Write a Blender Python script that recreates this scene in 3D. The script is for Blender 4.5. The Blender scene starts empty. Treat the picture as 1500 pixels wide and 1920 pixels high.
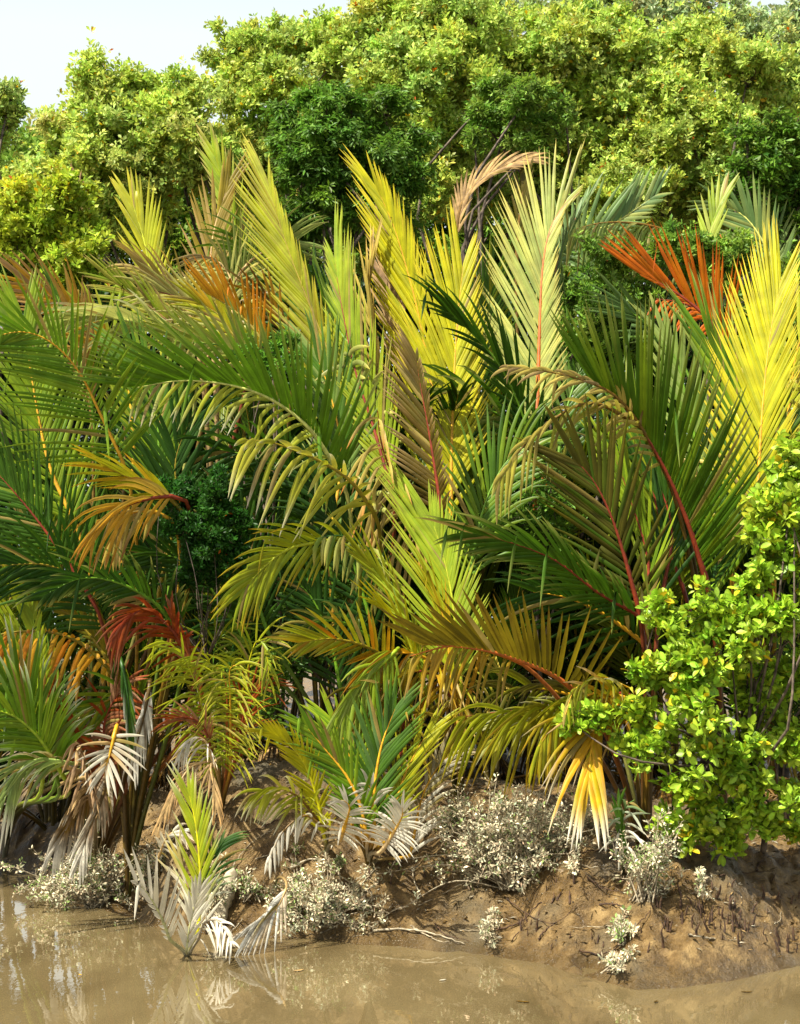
import bpy, math, random
import numpy as np
from mathutils import Vector
random.seed(7)
RNG = np.random.default_rng(11)
R = math.radians
sc = bpy.context.scene
col = bpy.context.collection

# ------------------------------------------------------------------ camera
FPX = 2955.0; CX = 750.0; HOR = 1190.0; CAMZ = 3.0
PITCH = math.atan((HOR - 960.0) / FPX)
cd = bpy.data.cameras.new('camera'); cam = bpy.data.objects.new('camera', cd); col.objects.link(cam)
cam.location = (0, 0, CAMZ); cam.rotation_euler = (R(90) + PITCH, 0, 0)
cd.sensor_fit = 'VERTICAL'; cd.sensor_height = 24.0
cd.lens = 24.0 * FPX / 1920.0
cd.clip_start = 0.1; cd.clip_end = 2000
sc.camera = cam

# ------------------------------------------------------------------ light
SUN_EL, SUN_AZ = 57.0, -126.0          # azimuth from +Y (clockwise seen from above), negative = left
sv = Vector((math.sin(R(SUN_AZ)) * math.cos(R(SUN_EL)), math.cos(R(SUN_AZ)) * math.cos(R(SUN_EL)), math.sin(R(SUN_EL))))
w = bpy.data.worlds.new('World'); sc.world = w; w.use_nodes = True
nt = w.node_tree; bg = nt.nodes['Background']
sky = nt.nodes.new('ShaderNodeTexSky'); sky.sky_type = 'NISHITA'; sky.sun_disc = False
sky.sun_elevation = R(SUN_EL); sky.sun_rotation = R(SUN_AZ)
sky.air_density = 1.0; sky.dust_density = 6.0; sky.ozone_density = 1.0; sky.altitude = 0
hz = nt.nodes.new('ShaderNodeMix'); hz.data_type = 'RGBA'; hz.clamp_factor = True
tcs = nt.nodes.new('ShaderNodeTexCoord'); sxs = nt.nodes.new('ShaderNodeSeparateXYZ'); nt.links.new(tcs.outputs['Generated'], sxs.inputs[0])
mrs = nt.nodes.new('ShaderNodeMapRange'); mrs.inputs[1].default_value = 0.36; mrs.inputs[2].default_value = 0.62; mrs.inputs[3].default_value = 1.0; mrs.inputs[4].default_value = 0.0
nt.links.new(sxs.outputs[2], mrs.inputs[0]); nt.links.new(mrs.outputs[0], hz.inputs[0])
nt.links.new(sky.outputs[0], hz.inputs[6]); hz.inputs[7].default_value = (6.6, 7.35, 7.4, 1)
nt.links.new(hz.outputs[2], bg.inputs[0]); bg.inputs[1].default_value = 0.07
sl = bpy.data.lights.new('sun', 'SUN'); so = bpy.data.objects.new('sun', sl); col.objects.link(so)
sl.energy = 5.0; sl.angle = R(0.5); sl.color = (1.0, 0.96, 0.86)
so.location = (-10, -10, 20); so.rotation_euler = sv.to_track_quat('Z', 'Y').to_euler()
sc.view_settings.view_transform = 'Standard'; sc.view_settings.look = 'None'
sc.view_settings.exposure = 1.05; sc.view_settings.gamma = 1.0
sc.cycles.max_bounces = 6; sc.cycles.diffuse_bounces = 2; sc.cycles.glossy_bounces = 2
sc.cycles.transmission_bounces = 3; sc.cycles.transparent_max_bounces = 4

# ------------------------------------------------------------------ helpers
def tag(o, label=None, cat=None, group=None, kind=None):
    if label: o['label'] = label
    if cat: o['category'] = cat
    if group: o['group'] = group
    if kind: o['kind'] = kind
    return o
def empty(name, loc=(0, 0, 0)):
    o = bpy.data.objects.new(name, None); col.objects.link(o); o.location = loc; o.empty_display_size = 0.1
    return o
cp, sp = math.cos(PITCH), math.sin(PITCH)
def ray(px, py):
    a = (px - CX) / FPX; b = (960.0 - py) / FPX
    return np.array([a, cp - b * sp, sp + b * cp])
def at(px, py, Y):
    r = ray(px, py); return np.array([0, 0, CAMZ]) + r * (Y / r[1])
def s2l(c):
    c = np.asarray(c, float) / 255.0
    return np.where(c <= 0.04045, c / 12.92, ((c + 0.055) / 1.055) ** 2.4)
def nrm(v):
    return v / np.maximum(np.linalg.norm(v, axis=-1, keepdims=True), 1e-9)

def hash2(ix, iy, seed):
    h = (ix * 374761393 + iy * 668265263 + seed * 1442695041) & 0xffffffff
    h = ((h ^ (h >> 13)) * 1274126177) & 0xffffffff
    h = h ^ (h >> 16)
    return (h & 0xffff) / 65535.0
def vnoise(x, y, seed=0):
    x = np.asarray(x, float); y = np.asarray(y, float)
    ix = np.floor(x).astype(np.int64); iy = np.floor(y).astype(np.int64)
    fx = x - ix; fy = y - iy; fx = fx * fx * (3 - 2 * fx); fy = fy * fy * (3 - 2 * fy)
    a = hash2(ix, iy, seed); b = hash2(ix + 1, iy, seed); c = hash2(ix, iy + 1, seed); d = hash2(ix + 1, iy + 1, seed)
    return (a + (b - a) * fx) * (1 - fy) + (c + (d - c) * fx) * fy
def fbm(x, y, o=4, seed=0):
    s = 0; a = 0.5
    for k in range(o):
        s = s + a * (vnoise(x, y, seed + k * 17) - 0.5); x = x * 2.03 + 3.1; y = y * 2.03 + 7.7; a *= 0.5
    return s * 2

# ------------------------------------------------------------------ terrain height
SHX = np.array([-60, -12, -9, -5.3, -4.3, -3.2, -2.4, -1.73, -0.6, 0.16, 1.25, 1.68, 2.0, 2.6, 3.6, 5.0, 8, 60.0])
SHY = np.array([27, 26, 24.5, 20.9, 19.6, 17.5, 16.5, 16.0, 15.7, 15.5, 14.8, 14.2, 13.75, 13.9, 14.5, 14.7, 15, 15.5])
TOPX = np.array([-60, -6, -4, -3, -2.2, -1, 0.2, 1.3, 2.5, 4, 60])
TOPH = np.array([0.8, 0.8, 0.85, 1.0, 1.45, 1.5, 1.35, 1.2, 0.95, 0.85, 0.85])
def seg_d(x, y, ax, ay, bx, by):
    t = np.clip(((x - ax) * (bx - ax) + (y - ay) * (by - ay)) / ((bx - ax) ** 2 + (by - ay) ** 2), 0, 1)
    return np.hypot(x - ax - t * (bx - ax), y - ay - t * (by - ay))
def height(x, y):
    x = np.asarray(x, float); y = np.asarray(y, float)
    ys = np.interp(x, SHX, SHY) + 0.35 * fbm(x * 1.1, y * 0.4, 3, 5) + 0.10 * fbm(x * 5, y * 3, 2, 9)
    d = y - ys
    H = np.interp(x, TOPX, TOPH)
    W = 2.1 + 0.5 * np.sin(x * 1.3)
    t = np.clip(d / W, 0, 1)
    z = np.where(d < 0, np.maximum(d * 0.22, -1.2), H * (0.55 * (1 - (1 - t) ** 2.2) + 0.45 * t * t * (3 - 2 * t)))
    z = z + np.clip(d - W, 0, 6) * 0.04
    land = np.clip(d / 0.5, 0, 1) * np.clip((60 - y) / 30, 0.15, 1)
    lump = 0.16 * fbm(x * 0.9, y * 0.9, 3, 21) + 0.10 * fbm(x * 2.6, y * 2.6, 3, 31) + 0.055 * fbm(x * 8, y * 8, 3, 41) + 0.018 * fbm(x * 21, y * 21, 2, 51) + 0.05 * fbm(x * 6, y * 1.2, 2, 61)
    rid = np.abs(fbm(x * 3.2, y * 3.2, 3, 77))
    lump = lump - 0.07 * np.clip(0.16 - rid, 0, 1) / 0.16
    g = np.exp(-(seg_d(x, y, 2.35, 16.2, 1.75, 14.3) / 0.22) ** 2)
    g2 = np.exp(-(seg_d(x, y, -2.75, 18.2, -2.9, 16.6) / 0.20) ** 2)
    g3 = np.exp(-(seg_d(x, y, -0.35, 17.0, -0.5, 15.9) / 0.14) ** 2)
    b1 = np.exp(-(np.hypot((x + 1.1) / 0.75, (y - 16.9) / 0.55)) ** 2)
    b2 = np.exp(-(np.hypot((x - 1.6) / 0.4, (y - 15.3) / 0.5)) ** 2)
    z = z + land * (lump - 0.30 * g - 0.22 * g2 - 0.16 * g3 + 0.22 * b1 + 0.10 * b2)
    z = z + np.clip(-d, 0, 1) * 0.05 * fbm(x * 2, y * 2, 2, 3)
    return z
def ground_at(px, py):
    r = ray(px, py); t = np.linspace(9, 40, 1500)
    x = r[0] * t; y = r[1] * t; z = CAMZ + r[2] * t
    h = np.maximum(height(x, y), 0.0); i = np.argmax(z <= h)
    if z[i] > h[i]: i = len(t) - 1
    return np.array([x[i], y[i], h[i]])

# ------------------------------------------------------------------ mesh building
def mesh_obj(name, verts, faces, mat, parent=None, colors=None, smooth=False, quad=True):
    """faces: (m,k) int array, all k-gons"""
    verts = np.ascontiguousarray(verts, np.float32).reshape(-1, 3); faces = np.ascontiguousarray(faces, np.int32)
    me = bpy.data.meshes.new(name); m, k = faces.shape
    me.vertices.add(len(verts)); me.vertices.foreach_set('co', verts.ravel())
    me.loops.add(m * k); me.loops.foreach_set('vertex_index', faces.ravel())
    me.polygons.add(m); me.polygons.foreach_set('loop_start', np.arange(0, m * k, k, dtype=np.int32))
    me.polygons.foreach_set('loop_total', np.full(m, k, np.int32))
    if smooth: me.polygons.foreach_set('use_smooth', np.ones(m, bool))
    me.update(calc_edges=True)
    if colors is not None:
        ca = me.color_attributes.new('pigment', 'FLOAT_COLOR', 'POINT')
        c4 = np.ones((len(verts), 4), np.float32); c4[:, :3] = colors.reshape(-1, 3)
        ca.data.foreach_set('color', c4.ravel())
    if mat: me.materials.append(mat)
    o = bpy.data.objects.new(name, me); col.objects.link(o)
    if parent:
        o.parent = parent; o.matrix_parent_inverse = parent.matrix_world.inverted() if False else o.matrix_parent_inverse
        o.location = -Vector(parent.location) if parent.type == 'EMPTY' else (0, 0, 0)
    return o

def tube_arrays(paths, radii, sides=6):
    V, F, off = [], [], 0
    for P, rr in zip(paths, radii):
        P = np.asarray(P, float); n = len(P); rr = np.broadcast_to(np.asarray(rr, float), (n,))
        T = nrm(np.gradient(P, axis=0)); ref = np.array([0.3, 0.2, 1.0]) if abs(T[:, 2]).mean() < .8 else np.array([1.0, 0.2, 0.1])
        A = nrm(np.cross(T, ref)); B = np.cross(T, A)
        th = np.arange(sides) * 2 * math.pi / sides
        ring = P[:, None] + rr[:, None, None] * (np.cos(th)[None, :, None] * A[:, None] + np.sin(th)[None, :, None] * B[:, None])
        V.append(ring.reshape(-1, 3))
        i = np.arange(n - 1)[:, None]; j = np.arange(sides)[None]; j2 = (j + 1) % sides
        q = np.stack([i * sides + j, i * sides + j2, (i + 1) * sides + j2, (i + 1) * sides + j], -1).reshape(-1, 4) + off
        F.append(q); off += n * sides
    return np.concatenate(V), np.concatenate(F)

def catmull(P, n):
    P = np.asarray(P, float)
    if len(P) == 2: return P[0] + (P[1] - P[0]) * np.linspace(0, 1, n)[:, None]
    Q = np.vstack([2 * P[0] - P[1], P, 2 * P[-1] - P[-2]])
    seg = np.linalg.norm(np.diff(P, axis=0), axis=1); cum = np.r_[0, np.cumsum(seg)]
    out = []
    for s in np.linspace(0, cum[-1], n):
        i = min(np.searchsorted(cum, s, 'right') - 1, len(P) - 2); u = (s - cum[i]) / max(seg[i], 1e-9)
        a, b, c, d = Q[i:i + 4]
        out.append(0.5 * ((2 * b) + (c - a) * u + (2 * a - 5 * b + 4 * c - d) * u * u + (-a + 3 * b - 3 * c + d) * u ** 3))
    return np.array(out)

# ------------------------------------------------------------------ materials
def newmat(name):
    m = bpy.data.materials.new(name); m.use_nodes = True
    return m, m.node_tree, m.node_tree.nodes['Principled BSDF'], m.node_tree.nodes['Material Output']
def leafmat(name, rough=0.42, spec=0.35, trans=0.35, mott=0.35, scale=9.0):
    m, t, p, out = newmat(name); L = t.links; N = t.nodes
    at_ = N.new('ShaderNodeAttribute'); at_.attribute_name = 'pigment'
    ns = N.new('ShaderNodeTexNoise'); ns.inputs['Scale'].default_value = scale; ns.inputs['Detail'].default_value = 2
    geo = N.new('ShaderNodeNewGeometry'); L.new(geo.outputs['Position'], ns.inputs['Vector'])
    mr = N.new('ShaderNodeMapRange'); mr.inputs[1].default_value = .3; mr.inputs[2].default_value = .7
    mr.inputs[3].default_value = 1 - mott; mr.inputs[4].default_value = 1 + mott * .6
    L.new(ns.outputs[0], mr.inputs[0])
    vm = N.new('ShaderNodeVectorMath'); vm.operation = 'SCALE'; L.new(at_.outputs['Color'], vm.inputs[0]); L.new(mr.outputs[0], vm.inputs['Scale'])
    L.new(vm.outputs[0], p.inputs['Base Color'])
    p.inputs['Roughness'].default_value = rough; p.inputs['Specular IOR Level'].default_value = spec
    if trans > 0:
        tr = N.new('ShaderNodeBsdfTranslucent'); L.new(vm.outputs[0], tr.inputs[0])
        mx = N.new('ShaderNodeMixShader'); mx.inputs[0].default_value = trans
        L.new(p.outputs[0], mx.inputs[1]); L.new(tr.outputs[0], mx.inputs[2]); L.new(mx.outputs[0], out.inputs[0])
    return m
M_FROND = leafmat('palm_leaflet', .45, .25, .32, .25, 5.0)
M_DRY = leafmat('dry_palm_leaflet', .7, .15, .2, .4, 12.0)
M_TREE = leafmat('tree_leaf', .5, .3, .42, .25, 3.0)
M_BUSH = leafmat('mangrove_leaf', .42, .3, .30, .25, 14.0)
M_SILT = leafmat('silt_coated_leaf', .85, .1, .1, .3, 25.0)
M_STEM = leafmat('palm_midrib', .45, .35, .0, .3, 20.0)

def barkmat(name, c1, c2, scale=12):
    m, t, p, out = newmat(name); L = t.links; N = t.nodes
    ns = N.new('ShaderNodeTexNoise'); ns.inputs['Scale'].default_value = scale; ns.inputs['Detail'].default_value = 6
    geo = N.new('ShaderNodeNewGeometry'); L.new(geo.outputs['Position'], ns.inputs['Vector'])
    cr = N.new('ShaderNodeValToRGB'); cr.color_ramp.elements[0].position = .35; cr.color_ramp.elements[1].position = .68
    cr.color_ramp.elements[0].color = (*s2l(c1), 1); cr.color_ramp.elements[1].color = (*s2l(c2), 1)
    L.new(ns.outputs[0], cr.inputs[0]); L.new(cr.outputs[0], p.inputs['Base Color']); p.inputs['Roughness'].default_value = .85
    b = N.new('ShaderNodeBump'); b.inputs['Strength'].default_value = .6; b.inputs['Distance'].default_value = .02
    L.new(ns.outputs[0], b.inputs['Height']); L.new(b.outputs[0], p.inputs['Normal'])
    return m
M_BARK = barkmat('mangrove_bark', (50, 40, 30), (110, 95, 78))
M_TWIG = barkmat('silty_twig', (95, 80, 58), (185, 172, 142), 30)
M_ROOT = barkmat('wet_root', (40, 26, 14), (88, 62, 38), 30)
M_WOOD = barkmat('bleached_wood', (120, 108, 84), (190, 178, 150), 14)

def mudmat():
    m, t, p, out = newmat('wet_mud'); L = t.links; N = t.nodes
    geo = N.new('ShaderNodeNewGeometry')
    def noise(s, d=5, r=.55):
        n = N.new('ShaderNodeTexNoise'); n.inputs['Scale'].default_value = s; n.inputs['Detail'].default_value = d; n.inputs['Roughness'].default_value = r
        L.new(geo.outputs['Position'], n.inputs['Vector']); return n
    n1, n2, n3 = noise(0.9), noise(5, 8, .65), noise(34, 6, .7)
    cr = N.new('ShaderNodeValToRGB'); e = cr.color_ramp.elements
    e[0].position = .30; e[0].color = (*s2l((66, 50, 24)), 1); e[1].position = .68; e[1].color = (*s2l((154, 127, 78)), 1)
    x = e.new(.5); x.color = (*s2l((108, 84, 44)), 1)
    L.new(n2.outputs[0], cr.inputs[0])
    cg = N.new('ShaderNodeMix'); cg.data_type = 'RGBA'; L.new(cr.outputs[0], cg.inputs[6]); cg.inputs[7].default_value = (*s2l((98, 88, 64)), 1)
    mr = N.new('ShaderNodeMapRange'); mr.inputs[1].default_value = .52; mr.inputs[2].default_value = .66; L.new(n1.outputs[0], mr.inputs[0]); L.new(mr.outputs[0], cg.inputs[0])
    # dark specks of debris
    sp_ = N.new('ShaderNodeMapRange'); sp_.inputs[1].default_value = .60; sp_.inputs[2].default_value = .70; L.new(n3.outputs[0], sp_.inputs[0])
    sm = N.new('ShaderNodeMath'); sm.operation = 'MULTIPLY'; sm.inputs[1].default_value = .6; L.new(sp_.outputs[0], sm.inputs[0])
    cs = N.new('ShaderNodeMix'); cs.data_type = 'RGBA'; L.new(cg.outputs[2], cs.inputs[6]); cs.inputs[7].default_value = (*s2l((58, 38, 18)), 1); L.new(sm.outputs[0], cs.inputs[0])
    vo = N.new('ShaderNodeTexVoronoi'); vo.inputs['Scale'].default_value = 11; L.new(geo.outputs['Position'], vo.inputs['Vector'])  # crab holes: the dark inside them painted on as spots
    vm = N.new('ShaderNodeMapRange'); vm.inputs[1].default_value = .10; vm.inputs[2].default_value = .16; vm.inputs[3].default_value = .8; vm.inputs[4].default_value = 0; L.new(vo.outputs['Distance'], vm.inputs[0])
    vk = N.new('ShaderNodeMath'); vk.operation = 'GREATER_THAN'; vk.inputs[1].default_value = .55; sv_ = N.new('ShaderNodeSeparateColor'); L.new(vo.outputs['Color'], sv_.inputs[0]); L.new(sv_.outputs[0], vk.inputs[0])
    vx = N.new('ShaderNodeMath'); vx.operation = 'MULTIPLY'; L.new(vm.outputs[0], vx.inputs[0]); L.new(vk.outputs[0], vx.inputs[1])
    ch = N.new('ShaderNodeMix'); ch.data_type = 'RGBA'; L.new(cs.outputs[2], ch.inputs[6]); ch.inputs[7].default_value = (*s2l((40, 28, 14)), 1); L.new(vx.outputs[0], ch.inputs[0]); cs = ch
    # wet band just above the water
    sx = N.new('ShaderNodeSeparateXYZ'); L.new(geo.outputs['Position'], sx.inputs[0])
    wr = N.new('ShaderNodeMapRange'); wr.inputs[1].default_value = 0.04; wr.inputs[2].default_value = .15; wr.inputs[3].default_value = 1; wr.inputs[4].default_value = 0
    L.new(sx.outputs[2], wr.inputs[0])
    wm = N.new('ShaderNodeMath'); wm.operation = 'MULTIPLY'; wm.inputs[1].default_value = .65; L.new(wr.outputs[0], wm.inputs[0])
    cw = N.new('ShaderNodeMix'); cw.data_type = 'RGBA'; L.new(cs.outputs[2], cw.inputs[6]); cw.inputs[7].default_value = (*s2l((76, 60, 32)), 1); L.new(wm.outputs[0], cw.inputs[0])
    L.new(cw.outputs[2], p.inputs['Base Color'])
    rr = N.new('ShaderNodeMapRange'); rr.inputs[1].default_value = .35; rr.inputs[2].default_value = .65; rr.inputs[3].default_value = .26; rr.inputs[4].default_value = .62
    L.new(n2.outputs[0], rr.inputs[0])
    rw = N.new('ShaderNodeMath'); rw.operation = 'MULTIPLY_ADD'; rw.inputs[1].default_value = -.3; L.new(wm.outputs[0], rw.inputs[0]); L.new(rr.outputs[0], rw.inputs[2]); L.new(rw.outputs[0], p.inputs['Roughness'])
    ad = N.new('ShaderNodeMath'); ad.operation = 'MULTIPLY_ADD'; ad.inputs[1].default_value = .35; L.new(n3.outputs[0], ad.inputs[0]); L.new(n2.outputs[0], ad.inputs[2])
    b = N.new('ShaderNodeBump'); b.inputs['Strength'].default_value = 1.0; b.inputs['Distance'].default_value = .09
    L.new(ad.outputs[0], b.inputs['Height']); L.new(b.outputs[0], p.inputs['Normal'])
    return m
def watermat():
    m, t, p, out = newmat('silty_water'); L = t.links; N = t.nodes
    geo = N.new('ShaderNodeNewGeometry')
    mp = N.new('ShaderNodeMapping'); mp.inputs['Scale'].default_value = (1, 0.45, 1); L.new(geo.outputs['Position'], mp.inputs[0])
    n = N.new('ShaderNodeTexNoise'); n.inputs['Scale'].default_value = 1.1; n.inputs['Detail'].default_value = 4; L.new(mp.outputs[0], n.inputs['Vector'])
    cr = N.new('ShaderNodeValToRGB'); e = cr.color_ramp.elements
    e[0].position = .35; e[0].color = (*s2l((90, 77, 50)), 1); e[1].position = .68; e[1].color = (*s2l((112, 98, 66)), 1)
    L.new(n.outputs[0], cr.inputs[0]); L.new(cr.outputs[0], p.inputs['Base Color'])
    p.inputs['Roughness'].default_value = 0.02; p.inputs['IOR'].default_value = 1.6
    mp2 = N.new('ShaderNodeMapping'); mp2.inputs['Scale'].default_value = (1, 0.5, 1); L.new(geo.outputs['Position'], mp2.inputs[0])
    r = N.new('ShaderNodeTexNoise'); r.inputs['Scale'].default_value = 7; r.inputs['Detail'].default_value = 3; L.new(mp2.outputs[0], r.inputs['Vector'])
    b = N.new('ShaderNodeBump'); b.inputs['Strength'].default_value = .07; b.inputs['Distance'].default_value = .02
    L.new(r.outputs[0], b.inputs['Height']); L.new(b.outputs[0], p.inputs['Normal'])
    return m

# ------------------------------------------------------------------ ground and water
def axis(lo, hi, a, b, step):
    c = list(np.arange(a, b + 1e-6, step)); s = step
    while c[-1] < hi: s *= 1.25; c.append(c[-1] + s)
    s = step; f = []; v = a
    while v > lo: s *= 1.25; v -= s; f.append(v)
    return np.array(f[::-1] + c)
xs = axis(-700, 700, -6, 6, 0.035); ys = axis(-700, 700, 12.8, 19.5, 0.035)
X, Y = np.meshgrid(xs, ys); Z = height(X, Y)
nx, ny = len(xs), len(ys); ii = np.arange(ny - 1)[:, None] * nx + np.arange(nx - 1)[None]
q = np.stack([ii, ii + 1, ii + nx + 1, ii + nx], -1).reshape(-1, 4)
tag(mesh_obj('ground', np.stack([X, Y, Z], -1), q, mudmat(), smooth=True), kind='structure')
wx = 700.0
tag(mesh_obj('water', np.array([[-wx, -wx, 0], [wx, -wx, 0], [wx, 60, 0], [-wx, 60, 0]]), np.array([[0, 1, 2, 3]]), watermat()), kind='structure')

# ------------------------------------------------------------------ palettes
PAL = dict(grn=(106, 150, 26), dgrn=(48, 88, 20), mgrn=(80, 122, 22), ygrn=(176, 182, 30), lgrn=(154, 180, 34), yel=(206, 200, 14), gold=(224, 168, 34), orange=(230, 118, 16),
           rust=(164, 76, 22), brown=(124, 92, 26), tan=(212, 176, 116), pale=(200, 202, 104), pgrn=(160, 180, 92), pink=(172, 140, 104), silver=(240, 236, 218),
           olive=(150, 132, 26), bgrn=(116, 150, 84), dolive=(96, 90, 24), straw=(206, 186, 86), cream=(242, 234, 206), dbrown=(96, 74, 28))
SILT = s2l((238, 230, 206))
KA = 0.78     # picture colour -> surface reflectance
def C(n): return s2l(PAL[n]) * KA if isinstance(n, str) else s2l(n) * KA

# ------------------------------------------------------------------ palm frond
VC = np.array([0, 0, CAMZ])
def leaflets(P, S, N, L, ang, dr, sides, spacing, c, c2, tipc, wd, lift=16, kink=0.03, miss=.07, silt=None, seg=6, base_f=.7, tip_f=.6, twist=.12, rng=RNG, segw=None):
    """P dense leaf-bearing midrib, S right vectors, N upper side vectors. returns verts, faces, colours"""
    T = nrm(np.gradient(P, axis=0)); cum = np.r_[0, np.cumsum(np.linalg.norm(np.diff(P, axis=0), axis=1))]; tot = cum[-1]
    n = max(6, int(tot / spacing)); out = []
    pos, t_, sd = [], [], []
    for s, f in ((1, sides[1]), (-1, sides[0])):
        if f <= 0: continue
        tt = (np.arange(n) + rng.uniform(-.2, .2, n)) / n; tt = np.clip(tt, 0, 1)
        tt = tt[rng.random(n) > miss]; t_.append(tt); sd.append(np.full(len(tt), s) * f)
    t = np.concatenate(t_); sf = np.concatenate(sd); s = np.sign(sf); fl = np.abs(sf); m = len(t)
    idx = t * (len(P) - 1); i0 = np.minimum(idx.astype(int), len(P) - 2); u = (idx - i0)[:, None]
    lerp = lambda A: A[i0] * (1 - u) + A[i0 + 1] * u
    p0 = lerp(P); Tt = nrm(lerp(T)); St = nrm(lerp(S)); Nt = nrm(lerp(N))
    a = np.radians(ang[0] + (ang[1] - ang[0]) * t ** .8 + rng.normal(0, 1.5, m)); lf = np.radians(lift + rng.normal(0, 4, m))
    d = np.cos(a)[:, None] * Tt + np.sin(a)[:, None] * ((s * np.cos(lf))[:, None] * St + np.sin(lf)[:, None] * Nt)
    prof = np.where(t < .3, base_f + (1 - base_f) * (t / .3), np.where(t > .6, 1 - (1 - tip_f) * ((t - .6) / .4) ** 1.3, 1))
    ln = L * prof * fl * rng.uniform(.86, 1.06, m)
    short = rng.random(m) < .05; ln = np.where(short, ln * rng.uniform(.35, .8, m), ln)
    st = ln / seg; droop = dr * rng.uniform(.6, 1.4, m)
    kk = rng.random(m) < kink; kpos = rng.integers(2, seg, m)
    tw = rng.normal(0, twist, m)
    p = p0; V = np.zeros((m, seg + 1, 3, 3)); Cc = np.zeros((m, seg + 1, 3, 3))
    lc = c[None] * np.exp(rng.normal(0, .13, m))[:, None]; mixr = (rng.random(m) ** 2.2)[:, None]
    lc = lc * (1 - mixr * .8) + c2[None] * mixr * .8
    deadl = (rng.random(m) < .03)[:, None]; lc = np.where(deadl, C((200, 176, 92))[None] * .7, lc)
    tipamt = rng.uniform(.2, 1, m) ** .7; tipst = rng.uniform(.35, .8, m)
    for k in range(seg + 1):
        sN = k / seg
        W = nrm(np.cross(d, Nt)); Q = np.cross(W, d); W = np.cos(tw)[:, None] * W + np.sin(tw)[:, None] * Q; Q = np.cross(W, d)
        ww = wd * min(1, .45 + 4 * sN) * (1 - sN ** 3.4) * np.where(short & (k == seg), 1.5, 1) + (0.0012)
        if np.ndim(ww) == 0: ww = np.full(m, ww)
        V[:, k, 0] = p - W * ww[:, None] / 2; V[:, k, 2] = p + W * ww[:, None] / 2; V[:, k, 1] = p + Q * ww[:, None] * .22
        tf = (np.clip((sN - tipst) / (1.02 - tipst), 0, 1) ** 1.3 * tipamt)[:, None]
        cc = lc * (1 - tf) + tipc[None] * tf
        Cc[:, k] = cc[:, None]; Cc[:, k, 1] *= .9
        if silt is not None:
            z = p[:, 2] + .10 * (tipamt - .6); sf_ = np.clip((silt - z) / .22, 0, 1)[:, None] * .92
            Cc[:, k] = Cc[:, k] * (1 - sf_[:, None]) + SILT * (.75 + .25 * mixr[:, None]) * sf_[:, None]
        if k < seg:
            x_ = (k + .5) / seg; g = np.where(droop > .65, droop * .42 * max(.15, 1.15 - 1.3 * x_), droop * x_ * .55)
            d = d.copy(); d[:, 2] -= g
            kn = kk & (kpos == k + 1)
            d[kn] = d[kn] * .25 + np.array([0, 0, -1.0]); d = nrm(d)
            p = p + d * st[:, None]
    kx = np.arange(seg)[:, None] * 3 + np.arange(2)[None]
    f = np.stack([kx, kx + 1, kx + 4, kx + 3], -1).reshape(-1, 4)
    F = (np.arange(m)[:, None, None] * (seg + 1) * 3 + f[None]).reshape(-1, 4)
    return V.reshape(-1, 3), F, Cc.reshape(-1, 3)

def add_frond(root, P, S, N, pet, L, ang, dr, sides, spacing, c, c2, tipc, wd, rc, mat, r0=.026, silt=None, **kw):
    V, F, Cc = leaflets(P, S, N, L, ang, dr, sides, spacing, c, c2, tipc, wd, silt=silt, **kw)
    fo = mesh_obj('frond', V, F, mat, root, Cc)
    path = np.vstack([pet[:-1], P]); n = len(path); npet = len(pet)
    u = np.linspace(0, 1, n); rad = r0 * (1.35 - 1.2 * u ** .8); rad = np.maximum(rad, .004)
    V, F = tube_arrays([path], [rad * np.where(np.arange(n) < npet - 1, .8, 1)], 6)
    fade = np.clip(1.25 - np.arange(n) / max(npet - 1, 1) * 1.25, 0, .9)[:, None]; rcn = rc[None] * (1 - fade) + C((96, 84, 34))[None] * .6 * fade  # stalk dulls towards its base: shade under the fronds painted into its colour
    cc = np.repeat(rcn, 6, 0) * (0.8 + .4 * np.repeat(RNG.random(n), 6))[:, None]
    if silt is not None:
        sf = np.clip((silt - .55 - V[:, 2]) / .3, 0, 1)[:, None] * .5; cc = cc * (1 - sf) + SILT * .6 * sf
    mesh_obj('midrib', V, F, M_STEM, fo, cc)
    return fo

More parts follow.
